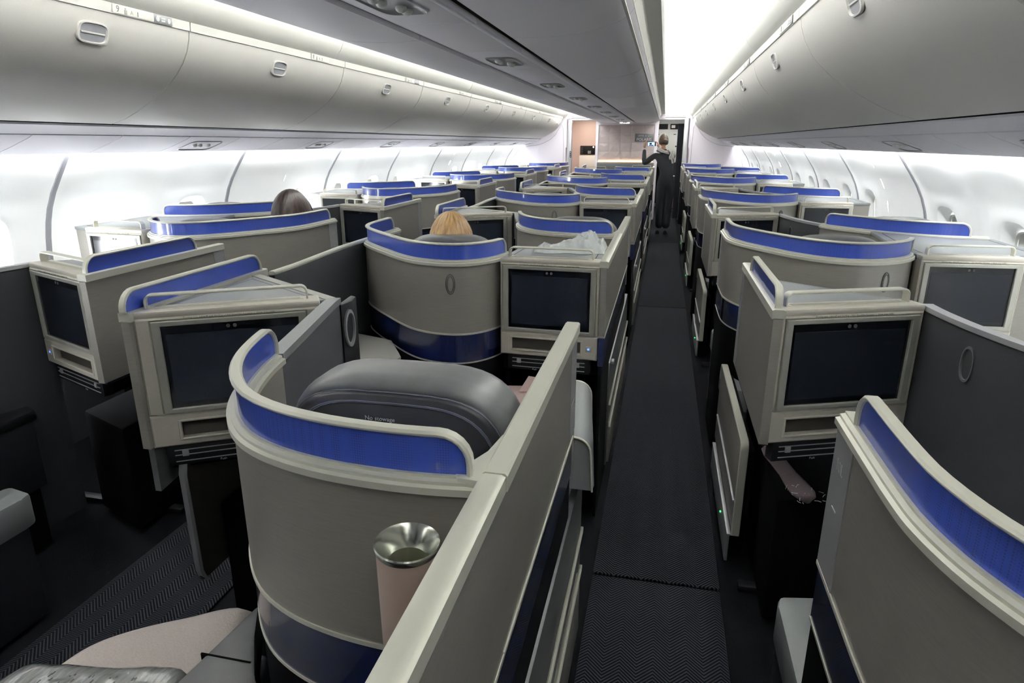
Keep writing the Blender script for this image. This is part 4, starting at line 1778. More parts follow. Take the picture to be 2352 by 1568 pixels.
# ---- window columns, built on the right and mirrored to the left
RA_PATH = smooth([(.345, 3.78), (.345, 3.62), (.346, 3.50), (.352, 3.42), (.375, 3.33), (.42, 3.235), (.49, 3.12), (.57, 3.0), (.66, 2.91), (.76, 2.87), (.86, 2.885), (.95, 2.945), (1.02, 3.03), (1.055, 3.12)], 5)
RW_PATH = smooth([(.925, 4.16), (.945, 4.10), (1.03, 3.985), (1.15, 3.865), (1.28, 3.78), (1.40, 3.735), (1.50, 3.72), (1.60, 3.72)], 5)
LABN = {0: '8A', 1: '6A', 2: '4A'}
for mir in (False, True):
    sd = 'left window column' if mir else 'right window column'
    mx = (lambda x: 2 * XC - x) if mir else (lambda x: x)

    def mk_ra(label, txt=None):
        return shell('privacy_shell', label, RA_PATH, (mx(.7), 3.0, 0), mir, vis=(.06, 1.62), handle=(cum(RA_PATH)[-1] - .27, 1.055, 1), plate=(.0, .10, txt, 1),
                     group='curved aisle shells, ' + sd)
    ks = range(-1, 5)
    for k in ks:
        num = {(-1, False): '10L', (0, True): '8A'}.get((k, mir))
        if k in (-1, 0) or k == 1:
            t0 = mk_ra('grey shell curving from the aisle, %s, %s%s' % (sd, NEARTXT[k], ', marked ' + num if num else ''), num)
            t0.location.y += P * k
        else:
            copy_tree(t0, None, P * (k - 1), 'grey shell curving from the aisle, %s, %s' % (sd, NEARTXT[k]))

    def mk_rw(label):
        return shell('privacy_shell', label, RW_PATH, (mx(1.3), 3.8, 0), mir, vis=(.04, .78), handle=None, low=.72, split=.80, group='window-side shells, ' + sd)
    rows(mk_rw, lambda k: 'grey shell with blue strip at the windows, %s, %s' % (sd, NEARTXT[k]), range(-1, 4))

    def mk_cra(label, txt=None):
        t, tx, hs = console('monitor_console', label, (.348, 1.895), (.768, 2.062), (mx(.55), 2.0, 0), mir, deck=[(.770, 2.11), (.392, 2.38), (.352, 2.36), (.350, 1.94)],
                            wall=[(.338, 1.885), (.338, 2.66)], wallvis=(.02, .60), foot=((.40, .76, 2.66), [(.40, 1.98), (.755, 2.12), (.755, 2.66), (.40, 2.66)], [(.425, 2.02), (.745, 2.15), (.745, 2.65), (.435, 2.65)]), edge='flip', group='angled aisle consoles, ' + sd)
        placards(hs, tx)
        m = MB(mir)
        m.box(.323, .353, 2.585, 2.655, .75, 1.127)
        e = build('end_panel', m, 'silver', t)
        m = MB(mir)
        m.box(.3222, .3232, 2.605, 2.64, 1.045, 1.047)
        m.box(.3222, .3232, 2.615, 2.618, .93, .96)
        build('end_mark', m, 'inkl', e)
        m = MB(mir)
        m.ribbon([(.338, 1.9), (.338, 2.66)], .735, .80, .022)
        build('lower_band', m, 'navy', t)
        if txt:
            text('seat_number', txt, .030, 'inkl', e, basis((mx(.3222), 2.62, 1.07), (0, 1 if mir else -1, 0), (0, 0, 1)))
        return t
    for k in range(0, 5):
        lb = 'angled screen console on the aisle, %s, %s' % (sd, NEARTXT[k])
        if k < 2:
            t0 = mk_cra(lb + (', marked 9A' if (k == 0 and mir) else ''), '9A' if (k == 0 and mir) else None)
            t0.location.y += P * k
        else:
            copy_tree(t0, None, P * (k - 1), lb)

    def mk_crw(label):
        t, tx, hs = console('monitor_console', label, (1.068, 3.0), (1.462, 3.03), (mx(1.26), 3.05, 0), mir, deck=[(1.47, 3.05), (1.60, 3.10), (1.60, 3.66), (1.40, 3.67), (1.1, 3.86), (1.06, 3.3), (1.068, 3.04)],
                            wall=None, edge='flip', group='window consoles, ' + sd)
        placards(hs, tx)
        return t
    rows(mk_crw, lambda k: 'pale screen console beside the windows, %s, %s' % (sd, NEARTXT[k]), range(0, 5))

    def mk_p(label):
        t = thing('seat_partition', label, 'partition', (mx(.85), 1.9, 0), 'partitions between aisle and window seats, ' + sd)
        p = smooth([(.782, 2.10), (.79, 2.0), (.815, 1.86), (.86, 1.70), (.925, 1.545)], 4)
        m = MB(mir)
        m.ribbon(p, .05, 1.134, .024)
        build('panel', m, 'darkpan', t)
        m = MB(mir)
        m.profile(p, [(-.016, 1.132), (.016, 1.132), (.016, 1.146), (-.016, 1.146)])
        build('edge_rail', m, 'silver', t)
        x, y = .818, 1.845
        ex = Vector((-.045, .16, 0)).normalized() * -1
        up = Vector((0, 0, 1))
        n = ex.cross(up)
        m = MB(mir)
        m.M = Matrix(((ex.x, up.x, n.x, x + n.x * .012), (ex.y, up.y, n.y, y + n.y * .012), (0, 1, 0, 1.045), (0, 0, 0, 1)))
        ring = [[(xx * k_, yy * k_, z) for xx, yy in oval(.021, .045, 24, .9)] for k_, z in ((1.08, -.001), (1.08, .004), (.94, .004), (.9, -.001))]
        m.loft(ring, False, False)
        build('handle', m, 'leather', t)
        return t
    rows(mk_p, lambda k: 'dark partition with oval handle, %s, %s' % (sd, NEARTXT[k]), range(0, 5))
    rows(lambda l: low_panel('storage_panel', l, .335, 2.30, 3.22, (mx(.34), 2.7, 0), mir, 'low aisle panels, ' + sd),
         lambda k: 'low grey panel with pale cap at the aisle, %s, %s' % (sd, NEARTXT[k]), range(0, 4))

    def mk_sc(label):
        t = thing('side_console', label, 'side console', (mx(.76), 1.4, 0), 'dark side consoles, ' + sd)
        m = MB(mir)
        m.prism([(.765, 1.93), (.69, 1.90), (.72, 1.0), (.80, .6), (.90, .6), (.895, 1.55), (.84, 1.71)], .56, .60, .010)
        build('console_top', m, 'black', t)
        m = MB(mir)
        m.prism([(.765, 1.92), (.70, 1.89), (.73, 1.0), (.81, .6), (.90, .6), (.895, 1.55), (.84, 1.71)], .28, .56, .004)
        build('console_side', m, 'leatherlow', t)
        m = MB(mir)
        m.prism([(.765, 1.90), (.72, 1.87), (.75, 1.0), (.83, .6), (.90, .6), (.895, 1.55), (.84, 1.71)], .02, .28, .004)
        build('console_base', m, 'shade_black', t)
        return t
    rows(mk_sc, lambda k: 'dark side console below the oval-handled partition, %s, %s' % (sd, NEARTXT[k]), range(0, 3))

    # seats
    def mk_s1(label):
        return seat('passenger_seat', label, (.77, 3.17), -.10, mir, 'aisle-side seats, ' + sd)[0]
    rows(mk_s1, lambda k: 'grey leather aisle seat, %s, %s' % (sd, NEARTXT[k]), range(-1, 4))

    def mk_s2(label):
        return seat('passenger_seat', label, (1.30, 4.08), .0, mir, 'window seats, ' + sd)[0]
    rows(mk_s2, lambda k: 'grey leather window seat, %s, %s' % (sd, NEARTXT[k]), range(-1, 4))

# centre seats
sa, RA_, hbA = seat('passenger_seat', 'dark leather seat with No stowage lettering on its headrest back, centre block', (-.44, 1.075), 0, False)
text('no_stowage_lettering', 'No stowage', .0115, 'inkl', hbA, RA_ @ basis((-.022, -.0895, 1.134), (1, 0, .0), (0, -.06, 1)))
seat2 = seat('passenger_seat', 'grey leather seat by the attendant\'s aisle, centre block, second row', (-.44, 1.075 + P), 0, False, 'aisle seats, centre block')[0]
for k in (2, 3, 4):
    copy_tree(seat2, None, P * (k - 1), 'grey leather seat by the attendant\'s aisle, centre block, ' + NEARTXT[k])
sb = seat('passenger_seat', 'grey leather seat the blonde passenger sits in, centre block', (-.925, 2.835), .10, False)[0]
for k in (-1, 1, 2, 3):
    copy_tree(sb, None, P * k, 'grey leather seat near the far aisle, centre block, ' + (NEARTXT[k] if k > 0 else 'with the pale pink blanket on it'))['group'] = 'far aisle seats, centre block'
# ---------------------------------------------------------------- loose things and extras
# ottoman and strap of the near seat, raised armrest wing beside its aisle
for ch in [sa]:
    m = MB()
    m.box(-.64, -.27, 2.12, 2.55, .05, .60, .03, 3)
    build('leg_cushion', m, 'cushion', ch)
m = MB()
# belt strap: flat band with one fold
m.faces([(-.66, 2.53, .606), (-.50, 2.56, .606), (-.48, 2.42, .612), (-.58, 2.38, .622), (-.655, 2.44, .608)], [(0, 1, 2, 3, 4)])
m.faces([(-.58, 2.36, .615), (-.42, 2.50, .64), (-.44, 2.38, .625), (-.52, 2.31, .610)], [(0, 1, 2, 3)])
m.faces([(-.53, 2.47, .615), (-.50, 2.53, .665), (-.44, 2.50, .672), (-.42, 2.46, .63)], [(0, 1, 2, 3)])
o = build('blanket_strap', m, 'strap', loc=(-.55, 2.45, .60), flat=True)
o.modifiers.new('t', 'SOLIDIFY').thickness = .004
tag(o, 'rose strap folded over the leg cushion of the No stowage seat', 'strap')
m = MB()


def wing_ring(y, x0, x1, z0, z1, r):
    pts = []
    for a in range(7):
        t = a * PI / 12
        pts.append((x1 - r + r * math.sin(t), y, z1 - r + r * math.cos(t)))
    pts += [(x1 + .008, y, z0), (x0, y, z0), (x0, y, z1)]
    return pts


m.loft([wing_ring(1.66, -.25, -.150, .655, .818, .045), wing_ring(1.72, -.25, -.150, .64, .84, .045), wing_ring(1.92, -.262, -.178, .60, .885, .045)])
w_ = build('raised_armrest', m, 'deck', sa, ang=50)
m = MB()
rg = wing_ring(1.655, -.25, -.150, .655, .818, .045)[:-1]
rg = [rg[-1 - 0]][:0] + [(-.25, 1.655, .818)] + wing_ring(1.655, -.25, -.150, .655, .818, .045)[:8]
m.sweep(rg, [(0, 1)] * len(rg), .008, .005)
rg = [(-.262, 1.925, .885)] + wing_ring(1.925, -.262, -.178, .60, .885, .045)[:8]
m.sweep(rg, [(0, 1)] * len(rg), .008, .004)
build('armrest_piping', m, 'trim', w_)

# broad side armrests of the aisle-side seats
for o in [x for x in sc.objects if x.parent is None and x.name.startswith('passenger_seat') and x.get('group', '').startswith('aisle-side seats')]:
    mirr = 'left' in o['group']
    if not o.children:
        continue
    mm_ = MB(mirr)
    oy = o.location.y
    mm_.prism([(.350, oy - .10), (.480, oy - .10), (.480, oy + 1.0), (.465, oy + 1.02), (.362, oy + 1.0), (.352, oy + .96)], .36, .475, .012)
    a_ = build('side_armrest', mm_, 'deck', o)
    mm_ = MB(mirr)
    mm_.prism([(.362, oy - .10), (.475, oy - .10), (.475, oy + .99), (.362, oy + .97)], .02, .36, .005)
    build('armrest_base', mm_, 'leatherlow', o)
    mm_ = MB(mirr)
    mm_.box(.37, .40, oy + .60, oy + .66, .475, .478, .001)
    build('armrest_control', mm_, 'led_green' if False else 'latch', a_)

# grey console box beside the far-aisle seat under the near shell
t = thing('side_console', 'grey leather-topped console between the pale pink blanket and the near curved shell', 'side console', (-.72, .8, 0))
m = MB()
m.prism([(-.835, 1.09), (-.78, .99), (-.72, .90), (-.67, .845), (-.60, .80), (-.56, .45), (-.88, .45), (-.86, .85)], .50, .60, .008)
build('console_top', m, 'leather', t)
m = MB()
m.box(-.862, -.748, .925, .929, .58, .6012)
build('top_seam', m, 'dark', t)
m = MB()
m.prism([(-.83, 1.06), (-.72, .88), (-.62, .78), (-.62, .45), (-.87, .45), (-.85, .85)], .02, .50, .004)
build('console_base', m, 'shade_black', t)

# blanket on the cushion
random.seed(11)


def drape(outline, z, th, name, m_, label, cat, puff=.02, seed=1, wr=.004, freq=30, edge_r=.04, parent=None):
    rng_ = random.Random(seed)
    cx = sum(p[0] for p in outline) / len(outline)
    cy = sum(p[1] for p in outline) / len(outline)
    out = smooth(outline + [outline[0]], 6)[:-1]
    rings = []
    K = 16
    ph = [rng_.uniform(0, 6) for _ in range(6)]

    def h(x, y):
        v = math.sin(x * freq + y * freq * .6 + ph[0]) * .5 + math.sin(-x * freq * .7 + y * freq * 1.3 + ph[1]) * .3 + math.sin(x * freq * 2.1 + ph[2]) * .2 + .3 * math.sin(y * freq * 2.7 + ph[3])
        return v * wr
    rings.append([(x, y, z - .02) for x, y in out])
    for i in range(K):
        t_ = 1 - i / K
        rr = []
        for x, y in out:
            px, py = cx + (x - cx) * t_, cy + (y - cy) * t_
            d = (1 - t_) * math.hypot(x - cx, y - cy)
            e = min(1, d / edge_r)
            zz = z + th * math.sqrt(max(0, 1 - (1 - e) ** 2)) + puff * (1 - t_ ** 2) + h(px, py) * min(1, e)
            rr.append((px, py, zz))
        rings.append(rr)
    mm = MB()
    mm.loft(rings)
    o = build(name, mm, m_, parent=parent, loc=(cx, cy, z), ang=80)
    if label:
        tag(o, label, cat)
    return o


drape([(-.872, .45), (-.875, .90), (-.885, 1.02), (-.925, 1.175), (-1.05, 1.115), (-1.16, 1.04), (-1.215, .97), (-1.235, .86), (-1.25, .70), (-1.24, .45)], .492, .022, 'blanket', 'blanket',
      'pale pink blanket spread over the far-aisle seat under a plastic-wrapped package', 'blanket', puff=.012, seed=3, wr=.0016, freq=38)
wp = drape([(-.855, .55), (-.862, .78), (-.885, .915), (-.95, .93), (-1.06, .905), (-1.18, .885), (-1.26, .84), (-1.27, .60), (-1.10, .52)], .53, .035, 'wrapped_package', 'wrap',
           'grey package in crinkled clear plastic lying on the pale pink blanket', 'package', puff=.012, seed=8, wr=.0035, freq=70, edge_r=.05)
m = MB()
rr_ = random.Random(5)
for i in range(34):
    x = -1.13 + i * .006 + rr_.uniform(-.002, .002)
    y = .80 + .022 * math.sin(i * .9) + .03 * (i / 34)
    m.box(x - .0014, x + .0014, y - rr_.uniform(.001, .006), y + rr_.uniform(.001, .005), .5925, .5932)
build('package_print', m, 'ink', wp)

# crumpled plastic on the first deck
m = MB()
nx2, ny2 = 46, 16
rr_ = random.Random(21)
ridge = [(-.528, .010), (-.50, .030), (-.47, .018), (-.44, .026), (-.40, .040), (-.36, .054), (-.325, .080), (-.305, .086), (-.275, .074), (-.262, .050), (-.245, .052), (-.236, .046), (-.226, .006)]


def rz(x):
    for (a, za), (b, zb) in zip(ridge, ridge[1:]):
        if x <= b:
            return za + (zb - za) * (x - a) / (b - a)
    return 0


vs = []
for j in range(ny2 + 1):
    v = j / ny2
    for i in range(nx2 + 1):
        x = -.528 + (.302) * i / nx2
        k_ = math.sin(PI * v) ** .7
        z = 1.148 + rz(x) * k_ * (1 + .12 * math.sin(x * 160 + v * 9) * math.sin(v * 14 + x * 60)) + .003 * rr_.random() * k_
        yy = 2.76 + .20 * v + .012 * math.sin(x * 45) + (x + .38) * .05
        vs.append((x, yy, z))
w1 = nx2 + 1
m.faces(vs, [(j * w1 + i, j * w1 + i + 1, (j + 1) * w1 + i + 1, (j + 1) * w1 + i) for j in range(ny2) for i in range(nx2)])
o = build('plastic_sheet', m, 'plastic', loc=(-.38, 2.86, 1.15), ang=18)
tag(o, 'crumpled white plastic wrapping lying on a console deck behind a blonde head', 'plastic wrapping')

# flared cup behind the near shell
t = thing('flared_cup', 'beige cup with flared silver rim behind the nearest curved shell', 'cup', (-.300, .69, .80))
m = MB()
m.M = Matrix.Translation((-.306, .70, .82)) @ Matrix.Rotation(.03, 4, 'Y') @ Matrix.Rotation(.02, 4, 'X') @ Matrix.Scale(.93, 4)
m.lathe([(.0, .0), (.034, .0), (.036, .004), (.0445, .292), (.044, .296)], n=48)
build('cup_body', m, 'cupbody', t)
m = MB()
m.M = Matrix.Translation((-.306, .70, .82)) @ Matrix.Rotation(.03, 4, 'Y') @ Matrix.Rotation(.02, 4, 'X') @ Matrix.Scale(.93, 4)
m.lathe([(.0445, .290), (.0475, .296), (.0475, .300), (.046, .302), (.042, .298), (.0275, .272)], n=48)
build('flared_rim', m, 'steel', t)
m = MB()
m.M = Matrix.Translation((-.306, .70, .82)) @ Matrix.Rotation(.03, 4, 'Y') @ Matrix.Rotation(.02, 4, 'X') @ Matrix.Scale(.93, 4)
m.lathe([(.0275, .272), (.024, .20), (.0, .195)], n=48)
build('cup_inside', m, 'cupin', t)
t = thing('cup_shelf', 'narrow dark shelf the flared cup stands on', 'shelf', (-.3, .68, .80))
m = MB()
m.box(-.36, -.225, .64, .768, .80, .82, .004)
build('shelf_board', m, 'shade_black', t)

# slipper in its bag, on the footwell ottoman of the right aisle console
t = thing('slipper', 'grey felt slipper in thin plastic sticking out below the nearest right console', 'slipper', (.465, 2.1, .52))
m = MB()
c0, c1 = Vector((.420, 2.27, .560)), Vector((.505, 1.965, .535))
ax = (c1 - c0)
L_ = ax.length
ax.normalize()
sd_ = Vector((0, 0, 1)).cross(ax).normalized()
up_ = ax.cross(sd_)
m.M = Matrix(((ax.x, sd_.x, up_.x, c0.x), (ax.y, sd_.y, up_.y, c0.y), (ax.z, sd_.z, up_.z, c0.z), (0, 0, 0, 1)))
prof = [(0, .012), (.01, .024), (.05, .033), (.11, .031), (.17, .030), (.23, .038), (.28, .040), (.305, .030), (.318, .010)]
rings = []
for x, hw_ in prof:
    th_ = .014 if x > .16 else .010
    rings.append([(x, hw_ * math.cos(a * PI / 8), th_ * math.sin(a * PI / 8)) for a in range(16)])
m.loft(rings)
build('felt_sole', m, 'slipper', t, ang=80)
m = MB()
m.M = Matrix(((ax.x, sd_.x, up_.x, c0.x), (ax.y, sd_.y, up_.y, c0.y), (ax.z, sd_.z, up_.z, c0.z), (0, 0, 0, 1)))
rr_ = random.Random(4)
for i in range(16):
    x = rr_.uniform(.24, .345)
    y = rr_.uniform(-.055, .055)
    a = rr_.uniform(-1.2, 1.2)
    l = rr_.uniform(.006, .022)
    m.sweep([(x, y, .012 + rr_.uniform(-.012, .006)), (x + l * .5 * math.cos(a), y + l * .5 * math.sin(a), .016 + rr_.uniform(-.01, .005)), (x + l * math.cos(a), y + l * math.sin(a), .012)], [(0, 0, 1)] * 3, .0012, .0016)
build('plastic_creases', m, 'plastic', t)


# ---------------------------------------------------------------- people
def skin(name, joints, edges, m_, parent, sub_=2, root=0, extra=None):
    me = bpy.data.meshes.new(name)
    org = origin_of(parent)
    names = list(joints)
    me.from_pydata([Vector(joints[n][0]) - org for n in names], [(names.index(a), names.index(b)) for a, b in edges], [])
    me.materials.append(M_[m_])
    o = bpy.data.objects.new(name, me)
    link(o, parent)
    md = o.modifiers.new('skin', 'SKIN')
    md.use_smooth_shade = True
    sv = me.skin_vertices[0].data
    for i, n in enumerate(names):
        r = joints[n][1]
        sv[i].radius = r if isinstance(r, tuple) else (r, r)
        sv[i].use_root = (i == root)
    o.modifiers.new('sub', 'SUBSURF').levels = sub_
    o.modifiers['sub'].render_levels = sub_
    return o


def head(parent, c, yaw, pitch, hair, hm, size=1., long=False, bun=False):
    """head with face, ears and hair; C is the centre, YAW turns the face away from +Y"""
    Mh = Matrix.Translation(c) @ Matrix.Rotation(yaw, 4, 'Z') @ Matrix.Rotation(pitch, 4, 'X') @ Matrix.Scale(size, 4)
    m = MB()
    m.M = Mh

    def sh(p):
        k = 1.
        if p.z < 0 and p.y > 0:
            k -= .10 * (-p.z)
        if p.z < -.2:
            k -= .22 * (-p.z - .2) * (1 - max(0, p.y) * .6)
        return k
    m.ellipsoid((0, 0, 0), (.073, .094, .112), 28, 18, sh)
    hd = build('head', m, 'skin', parent, ang=80)
    m = MB()
    m.M = Mh
    rings = [[(w_ * math.cos(a * PI / 5), y + .5 * w_ * math.sin(a * PI / 5), z) for a in range(10)] for z, w_, y in ((.018, .005, .087), (.0, .008, .092), (-.018, .013, .098), (-.028, .013, .095), (-.032, .008, .088))]
    m.loft(rings)
    build('nose', m, 'skin', hd)
    for s in (-1, 1):
        m = MB()
        m.M = Mh
        m.ellipsoid((s * .028, .080, .012), (.013, .010, .008), 12, 8)
        e = build('eye', m, 'paper', hd)
        m = MB()
        m.M = Mh
        m.ellipsoid((s * .028, .0885, .012), (.005, .003, .005), 10, 6)
        build('iris', m, 'dark', e) if False else build('iris', m, 'dark', hd)
        m = MB()
        m.M = Mh
        m.ellipsoid((s * .074, -.004, .0), (.007, .017, .028), 12, 10)
        build('ear', m, 'skin', hd)
        m = MB()
        m.M = Mh
        m.sweep([(s * (.015 + .024 * q / 4), .091 - .010 * (q / 4) ** 2, .031 + .004 * math.sin(q * PI / 4)) for q in range(5)], [(0, 1)] * 5, .004, .005)
        build('eyebrow', m, hm, hd)
    m = MB()
    m.M = Mh
    m.ellipsoid((0, .082, -.052), (.023, .009, .007), 14, 8)
    build('mouth', m, 'strap', hd)
    # hair
    m = MB()
    m.M = Mh
    N_ = 56
    rr_ = random.Random(int(c[0] * 100) % 97)
    strands = [rr_.uniform(-1, 1) for _ in range(N_)]
    rings = []
    zmin = -.13 if long else -.055
    for q in range(17):
        t_ = q / 16
        ph = t_ * PI * .5 if not long else t_ * PI * .5
        ring = []
        for i in range(N_):
            th = 2 * PI * i / N_
            fx, fy = math.cos(th), math.sin(th)
            front = max(0, fy)
            # hairline: higher at the front
            low = zmin + (.10 - zmin) * max(0, (front - .45) / .55) ** .6 if front > .45 else zmin
            if t_ <= .5:
                u = t_ / .5
                zz = .128 * math.cos(u * PI / 2)
                rad = math.sin(u * PI / 2)
            else:
                u = (t_ - .5) / .5
                zz = low * u if low < 0 else low * u
                rad = 1 - (0 if long else .16) * u ** 2
                if low > 0:
                    zz = max(zz, low * u)
                    rad = math.sqrt(max(0, 1 - (zz / .128) ** 2))
            wv = 1 + .006 * strands[i] * min(1, t_ * 3)
            if long:
                wv *= 1.06 + .04 * (t_)
            ring.append((fx * .083 * rad * wv, fy * .103 * rad * wv - .006, zz))
        rings.append(ring)
    m.loft(rings, False, False)
    hr = build('hair', m, hm, parent, ang=80)
    hr.modifiers.new('t', 'SOLIDIFY').thickness = .006 * size
    if bun:
        m = MB()
        m.M = Mh
        m.ellipsoid((.015, -.118, .0), (.040, .030, .036), 18, 12)
        b_ = build('hair_bun', m, hm, parent)
        m = MB()
        m.M = Mh
        m.ellipsoid((.0, -.120, .034), (.030, .014, .008), 12, 8)
        m.ellipsoid((.045, -.120, .0), (.008, .022, .026), 12, 8)
        build('hair_clip', m, 'steel', b_)
    return hd


def hand(parent, wrist, palm_dir, out_dir, side, curl=.5, name='hand', m_='skin', s=1.):
    """palm plus five fingers grown from a skinned skeleton"""
    w0 = Vector(wrist)
    d = Vector(palm_dir).normalized()
    o_ = Vector(out_dir)
    o_ = (o_ - d * o_.dot(d)).normalized()
    a = d.cross(o_) * side
    J = {'w': (w0, .019 * s), 'p': (w0 + d * .045 * s, (.030 * s, .014 * s))}
    E_ = [('w', 'p')]
    lens = [.072, .082, .076, .060]
    for i in range(4):
        off = (i - 1.5) * .019 * s
        k = w0 + d * .085 * s + a * off
        J['k%d' % i] = (k, .0105 * s)
        E_.append(('p', 'k%d' % i))
        l = lens[i] * s
        dd = (d + o_ * curl * .6).normalized()
        m1 = k + dd * l * .45
        dd = (d + o_ * curl * 1.6).normalized()
        m2 = m1 + dd * l * .33
        dd = (d * (1 - curl * .6) + o_ * curl * 2.2).normalized()
        m3 = m2 + dd * l * .25
        for nm_, pt_, r_ in (('a', m1, .0088), ('b', m2, .0082), ('c', m3, .0070)):
            J['%s%d' % (nm_, i)] = (pt_, r_ * s)
        E_ += [('k%d' % i, 'a%d' % i), ('a%d' % i, 'b%d' % i), ('b%d' % i, 'c%d' % i)]
    t0 = w0 + d * .028 * s - a * .026 * s
    t1 = t0 + (d * .7 - a * .6 + o_ * .3).normalized() * .034 * s
    t2 = t1 + (d * .9 - a * .15 + o_ * .5 * curl).normalized() * .028 * s
    J['t0'], J['t1'], J['t2'] = (t0, .012 * s), (t1, .0105 * s), (t2, .0085 * s)
    E_ += [('p', 't0'), ('t0', 't1'), ('t1', 't2')]
    return skin(name, J, E_, m_, parent, 2)


# attendant photographing the cabin wall
AX, AY = .0, 12.3
pr = thing('person', 'standing person in dark uniform and white scarf, seen from behind, holding up a phone', 'person', (AX + .03, AY, 0))


def A(x, y, z):
    return (AX + x, AY + y, z)


body = skin('body', {
    'pelvis': (A(.035, 0, .97), (.15, .105)), 'waist': (A(.03, 0, 1.10), (.128, .09)), 'chest': (A(.0, .0, 1.27), (.155, .10)), 'neckb': (A(-.025, .0, 1.425), (.085, .06)),
    'neck': (A(-.035, .01, 1.49), .048),
    'shl': (A(-.17, .0, 1.395), .060), 'ell': (A(-.365, .05, 1.235), .048), 'wrl': (A(-.372, .16, 1.49), .033),
    'shr': (A(.125, .0, 1.395), .060), 'elr': (A(.06, .24, 1.25), .046), 'wrr': (A(-.11, .25, 1.485), .032),
    'hl': (A(-.035, .0, .90), .10), 'kl': (A(-.035, .02, .50), .086), 'al': (A(-.03, .0, .10), .074),
    'hr': (A(.105, .0, .90), .10), 'kr': (A(.095, .02, .50), .086), 'ar': (A(.085, -.02, .10), .074)},
    [('pelvis', 'waist'), ('waist', 'chest'), ('chest', 'neckb'), ('neckb', 'neck'), ('chest', 'shl'), ('shl', 'ell'), ('ell', 'wrl'), ('chest', 'shr'), ('shr', 'elr'), ('elr', 'wrr'),
     ('pelvis', 'hl'), ('hl', 'kl'), ('kl', 'al'), ('pelvis', 'hr'), ('hr', 'kr'), ('kr', 'ar')], 'uniform', pr)
head(pr, A(-.045, .02, 1.625), .25, 0, None, 'hair_brown', 1.0, bun=True)
skin('neck', {'a': (A(-.035, .0, 1.47), .045), 'b': (A(-.045, .015, 1.56), .047)}, [('a', 'b')], 'skin', pr)
hand(pr, A(-.372, .165, 1.51), (.05, .12, 1), (1, .15, 0), 1, .55, name='hand')
hand(pr, A(-.115, .25, 1.50), (-.25, -.02, 1), (-1, .1, 0), -1, .75, name='hand')
for x in (-.055, .085):
    m = MB()
    rings = []
    for yy, hw_, h_ in ((-.075, .030, .05), (-.05, .037, .07), (.02, .038, .065), (.10, .043, .04), (.16, .038, .03), (.185, .018, .02)):
        rings.append([(AX + x + hw_ * math.cos(a * PI / 7), AY + yy - (.02 if x > 0 else 0), .016 + max(0, math.sin(a * PI / 7)) * h_ + min(0, math.sin(a * PI / 7)) * .004) for a in range(14)])
    m.loft(rings)
    build('shoe', m, 'black', pr, ang=60)
# scarf round the neck with a loose knot at the right
m = MB()
cpts = []
for i in range(25):
    a = 2 * PI * i / 24
    cpts.append((AX - .03 + .098 * math.cos(a), AY + .0 + .088 * math.sin(a), 1.478 + .016 * math.sin(a * 2 + .4) - .02 * math.cos(a)))
for q in range(3):
    m.sweep([(x + (x - AX + .03) * .10 * q, y, z - .016 * q + .006 * math.sin(i * 1.3 + q)) for i, (x, y, z) in enumerate(cpts)], [(x - AX + .03, y - AY, .3) for x, y, z in cpts], .03, .034, .5)
for q, (dx, dz, l) in enumerate(((.09, 1.47, .15), (.125, 1.465, .21), (.155, 1.45, .18))):
    m.sweep([(AX + dx + .01 * math.sin(i * .8 + q), AY - .115 - .015 * math.sin(i * .6), dz - l * i / 8) for i in range(9)], [(1, .2)] * 9, .036 - .004 * q, .018, .5)
m.ellipsoid(A(.095, -.085, 1.465), (.055, .04, .034), 14, 9)
build('scarf', m, 'scarf', pr, ang=70)
# phone in the hands
t = thing('phone', 'phone with lit screen held up by the standing person', 'phone', A(-.255, .21, 1.575))
m = MB()
m.box(AX - .325, AX - .175, AY + .205, AY + .213, 1.545, 1.615, .003)
build('case', m, 'black', t)
m = MB()
m.box(AX - .318, AX - .20, AY + .2035, AY + .206, 1.549, 1.611)
sc2 = build('screen', m, 'screenlit', t)
m = MB()
m.box(AX - .30, AX - .22, AY + .2028, AY + .2036, 1.553, 1.566)
m.prism([(AX - .29, AY + .2028), (AX - .25, AY + .2028), (AX - .25, AY + .2034), (AX - .29, AY + .2034)], 1.57, 1.60)
build('picture', m, 'navy', sc2)

# seated crew member beyond the doorway
p2 = thing('person', 'seated crew member in dark dress beyond the doorway, mostly hidden behind the standing person', 'person', (.30, 16.6, 0))
B_ = lambda x, y, z: (.26 + x, 16.5 + y, z)
skin('body', {'pelvis': (B_(.05, .22, .56), (.15, .11)), 'waist': (B_(.05, .22, .72), (.12, .09)), 'chest': (B_(.04, .20, .98), (.15, .10)), 'neckb': (B_(.02, .17, 1.13), (.08, .06)), 'neck': (B_(.0, .15, 1.18), .045),
              'shl': (B_(-.12, .18, 1.09), .055), 'ell': (B_(-.15, .05, .86), .045), 'wrl': (B_(.0, -.08, .74), .033), 'shr': (B_(.20, .18, 1.09), .055), 'elr': (B_(.24, .05, .86), .045), 'wrr': (B_(.12, -.08, .72), .033),
              'hl': (B_(-.02, .12, .56), .085), 'kl': (B_(-.02, -.2, .52), .070), 'hr': (B_(.12, .12, .56), .085), 'kr': (B_(.11, -.2, .52), .070)},
     [('pelvis', 'waist'), ('waist', 'chest'), ('chest', 'neckb'), ('neckb', 'neck'), ('chest', 'shl'), ('shl', 'ell'), ('ell', 'wrl'), ('chest', 'shr'), ('shr', 'elr'), ('elr', 'wrr'), ('pelvis', 'hl'), ('hl', 'kl'), ('pelvis', 'hr'), ('hr', 'kr')], 'uniform', p2)
